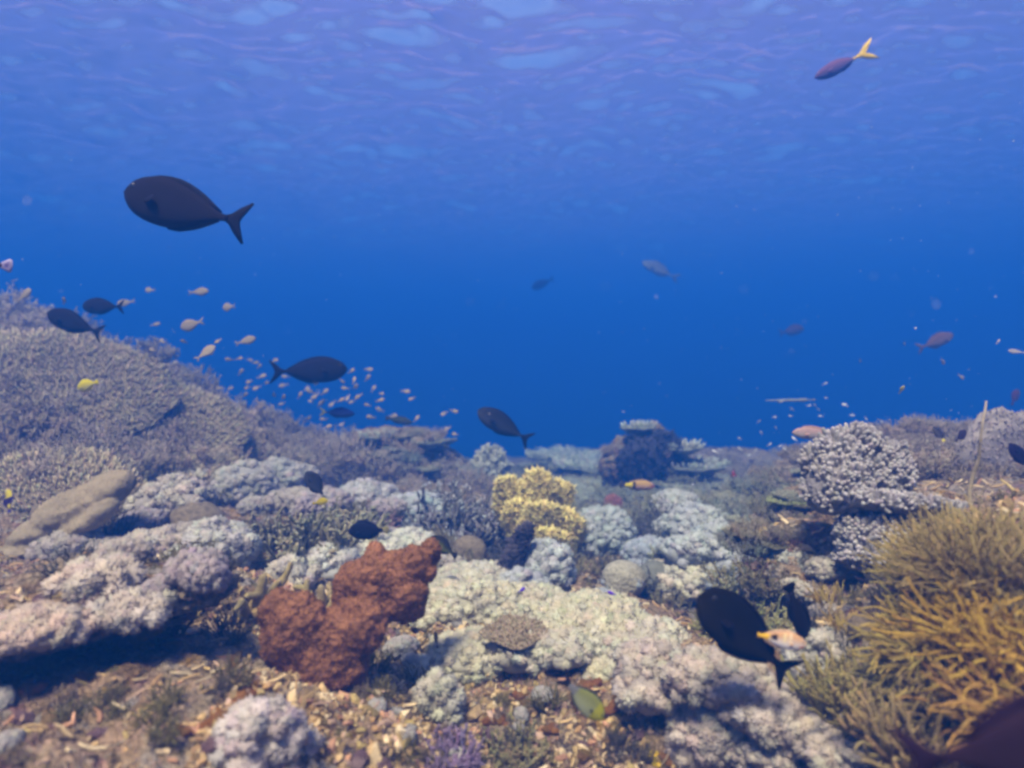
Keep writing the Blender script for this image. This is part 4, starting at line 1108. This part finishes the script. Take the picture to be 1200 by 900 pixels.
# crusts and tufts on the rubble
CR = [K_crust('ochre crust sponge', (.40, .25, .07), 11), K_crust('pink crust', (.40, .24, .22), 12), K_tuft('olive algae tuft', (.18, .15, .05), (.30, .26, .10), 30, 13), K_stag('tan branching coral', (.34, .25, .15), (.50, .41, .28), 26, 14, .5, 1.3, 3), K_soft('pale cushion coral', (.50, .47, .42), 6, 15, .45), K_crust('orange crust sponge', (.50, .22, .05), 16), K_stag('dark twig coral', (.13, .11, .08), (.28, .25, .2), 40, 19, .7, .8, 4)]
TUF = K_stag('olive twig tuft', (.24, .20, .08), (.42, .35, .15), 60, 23, .45, .6, 5)
scatter([(0, 700), (300, 720), (300, 800), (260, 900), (0, 900)], 48, CR + [TUF], (18, 44), 'crust_growth', 'growth', 20, .7, 11, 'small growths on the left rubble', tilt=.4)
scatter([(400, 800), (500, 740), (500, 830), (700, 800), (800, 850), (800, 900), (400, 900)], 70, CR + [TUF], (14, 38), 'crust_growth', 'growth', 17, .7, 12, 'small growths on the central rubble', tilt=.4)
scatter([(840, 760), (960, 780), (1050, 880), (1050, 900), (900, 900), (840, 850)], 18, CR, (14, 30), 'crust_growth', 'growth', 20, .7, 14, 'small growths on the right rubble', tilt=.4)
scatter([(510, 700), (700, 715), (850, 790), (800, 800), (640, 775), (520, 800)], 24, CR[:2] + CR[3:6], (10, 22), 'crust_growth', 'growth', 18, .7, 17, 'small growths on the cream mat', tilt=.4, sink=.0)
scatter([(820, 800), (960, 830), (1040, 900), (860, 900)], 12, [K_soft('grey cushion coral', (.49, .43, .36), 9, 21), K_soft('pale cushion coral', (.54, .48, .40), 8, 22)], (36, 60), 'small_coral', 'coral', 26, .9, 18, 'small cushions at the lower right')
for px, py, wp_, lb in [(402, 800, 15, 'bright yellow crust sponge at the right foot of the rust red sponge'), (768, 886, 16, 'bright yellow crust sponge at the bottom, upper of a pair'), (772, 896, 14, 'bright yellow crust sponge at the bottom, lower of a pair'), (576, 660, 14, 'bright yellow crust sponge under the dark feathery bush'), (1020, 684, 11, 'small bright yellow sponge under the smaller knobbly coral')]:
    g, s = spot(px, py)
    p = crust_parts(wp_ * s * 1.3, wp_ * s * 1.2, wp_ * .8 * s, 3, (.70, .46, .02))
    colony('crust_sponge', p, g, 0, lb, 'sponge')

ORD = ['', 'second closest ', 'third closest ', 'fourth closest ', 'fifth closest ', 'sixth closest ', 'seventh closest ', 'eighth closest ', 'ninth closest ', 'tenth closest ']
def rel(px, py, L):
    dx, dy = px - L[1], py - L[2]
    if abs(dx) > abs(dy) * 1.3: return 'left of' if dx < 0 else 'right of'
    return 'behind' if dy < 0 else 'in front of'
seen = {}
rows = []
for o, ph, px, py, D in FILL:
    Ls = sorted(LAND, key=lambda L: math.hypot(px - L[1], (py - L[2]) * 1.4))
    rows.append((math.hypot(px - Ls[0][1], py - Ls[0][2]), o, ph, rel(px, py, Ls[0]), Ls[0][0]))
rows.sort(key=lambda r: r[0])
for d, o, ph, rl, ln in rows:
    n = seen.get((ph, rl, ln), 0); seen[(ph, rl, ln)] = n + 1
    if n == 0: o['label'] = f'{ph} closest {rl} the {ln}'
    elif n < 10: o['label'] = f'{ORD[n]}{ph} {rl} the {ln}'
    else: o['label'] = f'outlying {ph} {rl} the {ln}'

# ------------------------------------------------------------------ loose rubble, turf and drifting specks: nobody could count these
def rubble():
    rng = np.random.default_rng(5); m = MB()
    pal = np.array([(.44, .33, .19), (.50, .40, .26), (.36, .24, .13), (.24, .18, .10), (.54, .44, .30), (.46, .27, .19), (.42, .31, .17), (.32, .26, .12), (.52, .45, .33), (.16, .12, .08), (.44, .34, .18), (.40, .29, .24)])
    pal = pal * np.array([1.36, 1.26, 1.0])
    n = 52000
    th = rng.uniform(-48, 48, n) * np.pi / 180; r = rng.uniform(.7 ** .5, 2.5 ** .5, n) ** 2
    x, y = r * np.sin(th), r * np.cos(th); z = HR(x, y)
    keep = fbm(x * 2.3, y * 2.3, oct=2, seed=77) > -.12
    x, y, z = x[keep], y[keep], z[keep]; n = len(x)
    d, f = ico(1); nv = len(d)
    s = rng.lognormal(-5.7, .65, n) * (1 + .12 * np.hypot(x, y)); s = np.minimum(s, .015)
    ax = np.stack([s * rng.uniform(.6, 1.8, n), s * rng.uniform(.5, 1.2, n), s * rng.uniform(.4, 1.0, n)], -1)
    v = d[None] * (1 + .38 * rng.normal(size=(n, nv, 1)).clip(-1.3, 1.3)) * ax[:, None]
    q = unit(rng.normal(size=(n, 4))); a, b, c, w_ = q.T
    R = np.stack([np.stack([1 - 2 * (c * c + b * b), 2 * (a * b - c * w_), 2 * (a * c + b * w_)], -1), np.stack([2 * (a * b + c * w_), 1 - 2 * (a * a + c * c), 2 * (b * c - a * w_)], -1), np.stack([2 * (a * c - b * w_), 2 * (b * c + a * w_), 1 - 2 * (a * a + b * b)], -1)], 1)
    v = np.einsum('nij,nvj->nvi', R, v) + np.stack([x, y, z + s * .25], -1)[:, None]
    col = pal[rng.integers(0, len(pal), n)] * rng.uniform(.6, 1.3, (n, 1))
    m.add(v.reshape(-1, 3), (f[None] + (np.arange(n) * nv)[:, None, None]).reshape(-1, 3), np.repeat(col[:, None], nv, 1).reshape(-1, 3))
    n = 3200                                             # broken coral sticks among the chips
    th = rng.uniform(-48, 48, n) * np.pi / 180; r = rng.uniform(.7 ** .5, 3.0 ** .5, n) ** 2
    x, y = r * np.sin(th), r * np.cos(th); p0 = np.stack([x, y, HR(x, y) + .004], -1)
    P = curved(p0, np.stack([rng.normal(size=n), rng.normal(size=n), rng.uniform(-.1, .5, n)], -1), rng.uniform(.012, .05, n), 4, .3, 0, rng)
    c = pal[rng.integers(0, len(pal), n)] * rng.uniform(.6, 1.3, (n, 1))
    tubes(m, P, np.array([[1, 1.1, .95, .7]]) * rng.uniform(.0018, .0048, (n, 1)), 5, c, c * 1.15)
    return tag(m.build('coral_rubble', M_HARD, smooth=False), kind='stuff')
rubble()
def turf():
    rng = np.random.default_rng(6); m = MB()
    n = 90000
    th = rng.uniform(-50, 50, n) * np.pi / 180; r = rng.uniform(.8 ** .5, 5.5 ** .5, n) ** 2
    x, y = r * np.sin(th), r * np.cos(th)
    keep = fbm(x * 3.1, y * 3.1, oct=3, seed=91) > -.05
    x, y = x[keep], y[keep]; n = len(x)
    p = np.stack([x, y, HR(x, y) - .002], -1)
    pal = np.array([(.24, .20, .09), (.30, .23, .13), (.20, .15, .10), (.36, .29, .20), (.34, .23, .18), (.40, .30, .12)])
    k = np.clip(((fbm(x * 2, y * 2, oct=2, seed=93) + 1) * 3 + rng.normal(size=n) * .8).astype(int), 0, 5)
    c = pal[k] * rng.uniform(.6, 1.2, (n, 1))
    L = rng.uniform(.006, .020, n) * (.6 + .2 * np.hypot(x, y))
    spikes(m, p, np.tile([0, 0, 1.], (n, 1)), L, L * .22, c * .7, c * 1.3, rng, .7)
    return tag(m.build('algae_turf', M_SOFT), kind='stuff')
turf()
def specks():
    rng = np.random.default_rng(8); m = MB(); d, f = ico(1)
    n = 420
    px = np.concatenate([rng.uniform(0, 1200, n // 2), rng.uniform(700, 1200, n - n // 2)]); py = rng.uniform(120, 620, n)
    D = rng.uniform(.6, 4.0, n)
    for a, b, c in zip(px, py, D):
        p = np.array(at(a, b, c))
        if p[2] < float(H(p[0], p[1])) + .05: continue
        s = rng.lognormal(0, .5) * .00055 * (.5 + .35 * c)
        m.add(d * s * rng.uniform(.6, 1.5, 3) + p, f, (.8, .8, .8))
    return tag(m.build('marine_snow', M_SOFT), kind='stuff')
specks()

# ------------------------------------------------------------------ fish
def fish(name, label, cat, px, py, D, Lpx, ang, yaw, prof, tail, colf, fin, group=None, **kw):
    o = make_fish(name, Lpx * D / F / max(.35, math.cos(rad(yaw))), prof, tail, colf, fin, **kw)
    pose(o, px, py, D, ang, yaw)
    return tag(o, label, cat, group)
NAVY = shade((.012, .009, .013), (.019, .015, .018)); NF = (.010, .008, .011)
GRPB = 'dark unicornfish cruising over the reef'
UN = dict(dorsal=(.16, .90, .028), anal=(.45, .90, .025))
fish('unicornfish', 'large dark unicornfish swimming up left in open water', 'fish', 207, 241, 2.0, 142, 164, 8, 'unicorn', 'lunate', NAVY, NF, GRPB, bendy=.10, tail_scale=.92, **UN)
fish('unicornfish', 'dark unicornfish skimming the top of the left hill, lower of two', 'fish', 82, 377, 3.1, 60, 160, 5, 'unicorn', 'lunate', NAVY, NF, GRPB, bendy=-.08, **UN)
fish('unicornfish', 'dark unicornfish above the left hill, upper of two', 'fish', 117, 359, 3.5, 46, 178, 10, 'unicorn', 'lunate', NAVY, NF, GRPB, **UN)
fish('unicornfish', 'dark unicornfish heading right among small pale fish', 'fish', 369, 434, 3.5, 74, 2, 6, 'unicorn', 'lunate', NAVY, NF, GRPB, bendy=.06, **UN)
fish('unicornfish', 'dark grey unicornfish nosing up over mid reef with tail low', 'fish', 586, 496, 3.6, 60, 149, -10, 'unicorn', 'lunate', shade((.018, .016, .018), (.06, .055, .05)), NF, GRPB, bendy=.08, **UN)
fish('unicornfish', 'faint dark fish far out in the blue above the middle', 'fish', 634, 333, 12, 22, 200, 30, 'unicorn', 'lunate', NAVY, NF, GRPB, **UN)
fish('fusilier', 'faint slim grey fish far out, right of the middle', 'fish', 770, 315, 10, 38, 152, 10, 'fusilier', 'fork', shade((.10, .10, .12), (.25, .25, .25)), (.1, .1, .1))
fish('surgeonfish', 'faint brownish fish far out toward the right', 'fish', 930, 387, 9.0, 28, 12, 15, 'unicorn', 'lunate', shade((.08, .04, .05), (.12, .08, .08)), (.06, .04, .05))
fish('fusilier', 'purplish fusilier with bright yellow forked tail, top right', 'fish', 980, 79, 3.6, 48, 203, 15, 'fusilier', 'fork', shade((.14, .07, .14), (.10, .09, .22), [(.88, 1.1, -2, 2, (.62, .42, .06))]), (.13, .08, .17), tailcol=(.70, .48, .04), tailcol2=(.75, .52, .06), tail_scale=1.55, dorsal=(.3, .8, .02), anal=(.55, .8, .02))
fish('surgeonfish', 'dark fish leaving at the left edge, pale rimmed tail only in view', 'fish', -30, 309, 2.1, 70, 176, 5, 'surgeon', 'fan', shade((.05, .03, .05), (.08, .05, .08)), (.05, .03, .08), tailcol=(.05, .03, .16), tailcol2=(.42, .36, .50))
fish('surgeonfish', 'big black surgeonfish diving tail down over the cream mat', 'fish', 864, 737, 1.35, 124, 139, -6, 'surgeon', 'lunate', shade((.007, .006, .0065), (.016, .013, .008)), (.006, .005, .008), bendy=.10, dorsal=(.14, .90, .04), anal=(.42, .90, .04))
LAND.append(('big black surgeonfish', 864, 737))
fish('bird_wrasse', 'slender black wrasse pointing down behind the orange white wrasse', 'fish', 937, 727, 1.55, 84, -66, 20, 'slim', 'fan', shade((.016, .012, .014), (.025, .018, .018)), (.014, .010, .014), tail_scale=.8)
fish('saddle_wrasse', 'orange and white wrasse with black side spot beside the surgeonfish', 'fish', 917, 750, 1.33, 52, -8, -12, 'anthias', 'fan', shade((.56, .32, .15), (.78, .75, .70), [(.62, .74, -.15, .75, (.012, .010, .012)), (.78, 1.1, -2, 2, (.80, .48, .03)), (.44, .50, -.2, .9, (.75, .62, .30)), (.33, .38, -.2, .9, (.75, .62, .4)), (.04, .16, -1, -.35, (.62, .14, .08))]), (.60, .40, .25), tailcol=(.8, .5, .04))
fish('chromis', 'grey to yellow green chromis with black streamer tail, bottom centre', 'fish', 687, 823, 1.3, 54, -44, -8, 'damsel', 'swallow', shade((.17, .18, .05), (.24, .26, .15), [(-.1, .30, -2, 2, (.30, .29, .02)), (.8, 1.1, -2, 2, (.14, .14, .14))]), (.05, .05, .04), tailcol=(.012, .012, .022), tailcol2=(.012, .012, .022))
fish('damselfish', 'blackish damselfish hovering over the top of the rust red sponge', 'fish', 428, 622, 2.35, 42, 184, 8, 'damsel', 'fan', shade((.010, .010, .022), (.012, .012, .024)), (.010, .010, .025), tailcol=(.25, .22, .10))
fish('damselfish', 'dark damselfish with olive flank near the white tipped bush coral', 'fish', 517, 639, 2.3, 32, 150, 20, 'damsel', 'fan', shade((.02, .018, .015), (.10, .11, .03), [(.2, .6, -.6, .3, (.13, .14, .03))]), (.02, .018, .02))
fish('damselfish', 'dark slate fish tilted over the pale crest cushions', 'fish', 368, 566, 2.6, 34, 132, 15, 'damsel', 'fan', shade((.025, .025, .035), (.06, .06, .07)), (.02, .02, .03), tailcol2=(.5, .48, .45))
fish('damselfish', 'small bright yellow damselfish by the tilted slate fish', 'fish', 377, 588, 2.5, 15, 10, 10, 'damsel', 'fan', shade((.62, .48, .01), (.66, .52, .04)), (.6, .45, .01))
fish('butterflyfish', 'yellow butterflyfish over the huge sloping table coral', 'fish', 101, 452, 2.6, 26, 195, 15, 'damsel', 'fan', shade((.55, .46, .02), (.48, .42, .14)), (.60, .50, .02))
fish('butterflyfish', 'yellow and dark blue butterflyfish at the left edge', 'fish', 9, 585, 1.7, 24, 120, 25, 'damsel', 'fan', shade((.50, .42, .05), (.05, .04, .12), [(.5, .8, -2, 2, (.03, .02, .09))]), (.05, .04, .15))
fish('damselfish', 'olive rounded fish sheltering in the dark recess on the left', 'fish', 238, 676, 1.72, 44, 172, 10, 'damsel', 'fan', shade((.15, .15, .05), (.22, .21, .13)), (.10, .10, .05))
fish('saddle_wrasse', 'tan fish with yellow black rear and pink face, mid reef', 'fish', 750, 569, 3.6, 36, -4, 8, 'wrasse', 'fan', shade((.46, .28, .08), (.44, .26, .20), [(.66, .76, -2, 2, (.015, .012, .015)), (.77, 1.1, -2, 2, (.70, .55, .03)), (-.1, .16, -2, 2, (.36, .14, .13))]), (.40, .26, .14), tailcol=(.06, .05, .07))
fish('squirrelfish', 'red fish with white mouth facing the viewer on the far shoulder', 'fish', 860, 556, 4.0, 10, 190, -68, 'anthias', 'fork', shade((.20, .035, .03), (.26, .07, .05), [(-.1, .10, -1, .1, (.75, .7, .65))]), (.18, .04, .03))
fish('parrotfish', 'pale pinkish tan parrotfish left of the large knobbly coral', 'fish', 952, 508, 2.5, 46, 178, 4, 'wrasse', 'fan', shade((.38, .24, .20), (.44, .38, .32)), (.36, .22, .18), tailcol=(.06, .04, .07))
fish('trumpetfish', 'thin pale trumpetfish drifting level above the far shoulder', 'fish', 924, 469, 3.8, 52, 181, 5, 'trumpet', 'point', shade((.20, .22, .24), (.32, .34, .36)), (.2, .2, .22), dorsal=(.72, .88, .02), anal=(.72, .88, .02), eye=.010)
fish('snapper', 'reddish brown fish angled upward at far right', 'fish', 1100, 399, 5.0, 42, 20, 10, 'fusilier', 'fork', shade((.13, .07, .07), (.22, .15, .14)), (.14, .08, .08))
fish('butterflyfish', 'small bright yellow fish upright in the water at right', 'fish', 1057, 456, 2.6, 8, 75, -30, 'damsel', 'fan', shade((.60, .50, .06), (.66, .6, .3)), (.6, .5, .06), detail=False)
fish('damselfish', 'dark damselfish with yellow tail above the right hill', 'fish', 1099, 507, 2.6, 15, 110, 30, 'damsel', 'fan', shade((.03, .025, .04), (.06, .05, .05)), (.03, .025, .04), tailcol=(.6, .5, .06))
fish('damselfish', 'dark damselfish over the right hill, by the yellow tailed one', 'fish', 1127, 510, 2.4, 18, 30, 20, 'damsel', 'fan', shade((.03, .02, .04), (.05, .03, .06)), (.03, .02, .05))
fish('damselfish', 'deep blue black damselfish at the right edge beside the sea fan', 'fish', 1193, 533, 1.7, 30, 118, 15, 'damsel', 'fan', shade((.010, .010, .035), (.014, .012, .05)), (.010, .010, .05))
fish('damselfish', 'dim purple damselfish left of the whip coral tip', 'fish', 1175, 485, 4.4, 16, 10, 10, 'damsel', 'fan', shade((.06, .03, .06), (.08, .04, .07)), (.05, .03, .06))
fish('damselfish', 'dim reddish damselfish high above the whip coral', 'fish', 1190, 464, 5.2, 18, 60, 10, 'damsel', 'fan', shade((.10, .03, .05), (.10, .04, .05)), (.08, .03, .05))
fish('chromis', 'blue chromis gliding right over the brown thicket', 'fish', 399, 484, 3.6, 32, -4, 10, 'fusilier', 'fork', shade((.015, .025, .16), (.03, .05, .18)), (.02, .03, .15), tailcol=(.35, .33, .12))
fish('chromis', 'dark greenish fish over the broad rounded bommie', 'fish', 470, 493, 4.2, 26, -12, 10, 'wrasse', 'fan', shade((.04, .05, .04), (.08, .09, .06)), (.05, .05, .05))
fish('cleaner_wrasse', 'tiny blue white cleaner wrasse at the right flank of the sponge', 'fish', 495, 678, 1.75, 30, 262, 10, 'trumpet', 'fan', shade((.30, .28, .42), (.62, .62, .75), [(.1, .9, -.15, .3, (.03, .03, .12))]), (.4, .38, .5), detail=False)
fish('damselfish', 'tiny black fish below the rust red sponge on the slope', 'fish', 511, 748, 1.5, 16, 100, 10, 'fusilier', 'fan', shade((.012, .010, .014), (.02, .015, .02)), (.012, .01, .015), detail=False)
fish('damselfish', 'tiny violet fish in front of the small rounded pale cushion', 'fish', 612, 691, 1.9, 8, 20, 30, 'damsel', 'fan', shade((.12, .04, .50), (.12, .05, .45)), (.1, .04, .4), detail=False)
fish('damselfish', 'tiny violet fish in front of the brain coral', 'fish', 716, 695, 2.0, 8, 170, 30, 'damsel', 'fan', shade((.12, .04, .50), (.12, .05, .45)), (.1, .04, .4), detail=False)
fish('surgeonfish', 'violet brown fish very near the viewer in the lower right corner', 'fish', 1238, 872, .58, 250, 14, -10, 'surgeon', 'lunate', shade((.022, .011, .022), (.035, .018, .030)), (.02, .010, .025))

# the two shoals: one small fish of each kind, copied
def shoal(name, label, group, pts, colf, fin, L, Dr, seed, headings, prof='anthias'):
    rng = random.Random(seed); protos = []
    for i in range(3):
        protos.append(make_fish(name, L, prof, 'fork', colf, fin, bendy=(-.15, 0, .15)[i], detail=False))
    for i, (px, py, Lp) in enumerate(pts):
        o = protos[i] if i < 3 else protos[i % 3].copy()
        if i >= 3: COL.objects.link(o)
        D = rng.uniform(*Dr); s = Lp * D / F / L
        a = rng.choice(headings) + rng.gauss(0, 22)
        pose(o, px, py, D, a, rng.uniform(-40, 40))
        o.scale = (s,) * 3
        tag(o, label, 'fish', group)
A = [(30, 345, 18), (75, 352, 11), (175, 340, 13), (235, 342, 19), (267, 360, 20), (223, 381, 28), (243, 412, 22), (290, 399, 19), (183, 380, 9), (190, 400, 10), (178, 410, 8), (146, 355, 17), (163, 420, 7), (205, 425, 7), (255, 400, 8), (300, 425, 7), (220, 440, 8), (215, 400, 7)]
shoal('anthias', 'plump pale orange anthias of the loose shoal above the left hill', 'pale anthias above the left hill', A, shade((.32, .25, .17), (.42, .36, .28)), (.34, .28, .2), .09, (2.8, 4.6), 3, (180, 190, 10), 'damsel')
B = [(250 + x / 4, 380 + y / 4) for x, y in [(72, 165), (125, 160), (172, 168), (217, 195), (130, 222), (250, 275), (30, 300), (330, 340), (407, 330), (335, 245), (485, 272), (525, 315), (515, 362), (555, 375), (650, 218), (732, 212), (725, 250), (660, 260), (668, 292), (605, 268), (615, 300), (678, 340), (720, 378), (752, 300), (790, 325), (785, 355), (778, 400), (600, 355), (905, 315), (928, 350), (1080, 420), (1132, 408), (1095, 490), (1130, 515), (735, 435), (845, 430), (955, 440), (290, 170), (285, 330), (200, 300), (150, 330), (100, 380), (260, 430), (360, 450), (450, 440), (540, 480), (600, 470), (220, 370), (80, 300), (440, 300)]]
B += [(random.gauss(345, 60), random.gauss(460, 26)) for _ in range(16)]
shoal('anthias', 'tiny pale orange anthias of the dense shoal over the brown thicket', 'tiny anthias over the brown thicket', [(x, y, random.uniform(6.5, 10)) for x, y in B], shade((.42, .31, .20), (.50, .41, .32)), (.4, .31, .24), .06, (3.6, 5.4), 4, (180, 10, 40, 200), 'damsel')
C = [(700 + x / 4, 350 + y / 4) for x, y in [(832, 555), (757, 575), (837, 605), (768, 628), (905, 550), (912, 518), (1020, 500), (1037, 520), (1045, 550), (993, 500), (808, 683), (858, 690), (880, 705), (740, 712), (668, 703), (668, 655), (710, 733), (575, 706), (550, 715), (922, 655), (960, 685), (1160, 497), (1190, 545), (1068, 398), (1072, 465)]]
C += [(900 + x / 4, 350 + y / 4) for x, y in [(358, 497), (397, 547), (460, 563), (532, 577)]]
shoal('chromis', 'tiny silvery white chromis of the shoal over the far right shoulder', 'tiny silvery chromis over the far right shoulder', [(x, y, random.uniform(4.5, 7)) for x, y in C], shade((.45, .46, .48), (.75, .74, .70)), (.5, .5, .5), .05, (2.8, 4.4), 5, (160, 150, 20))
Dd = [(1060, 403, 7), (1105, 424, 12), (1127, 442, 10), (1008, 423, 6), (1190, 412, 14), (1170, 400, 7)]
shoal('chromis', 'pale silvery fish scattered in open water at the far right', 'pale fish in open water at far right', Dd, shade((.34, .28, .28), (.55, .50, .48)), (.4, .35, .35), .07, (2.4, 3.4), 6, (160, 330, 20))
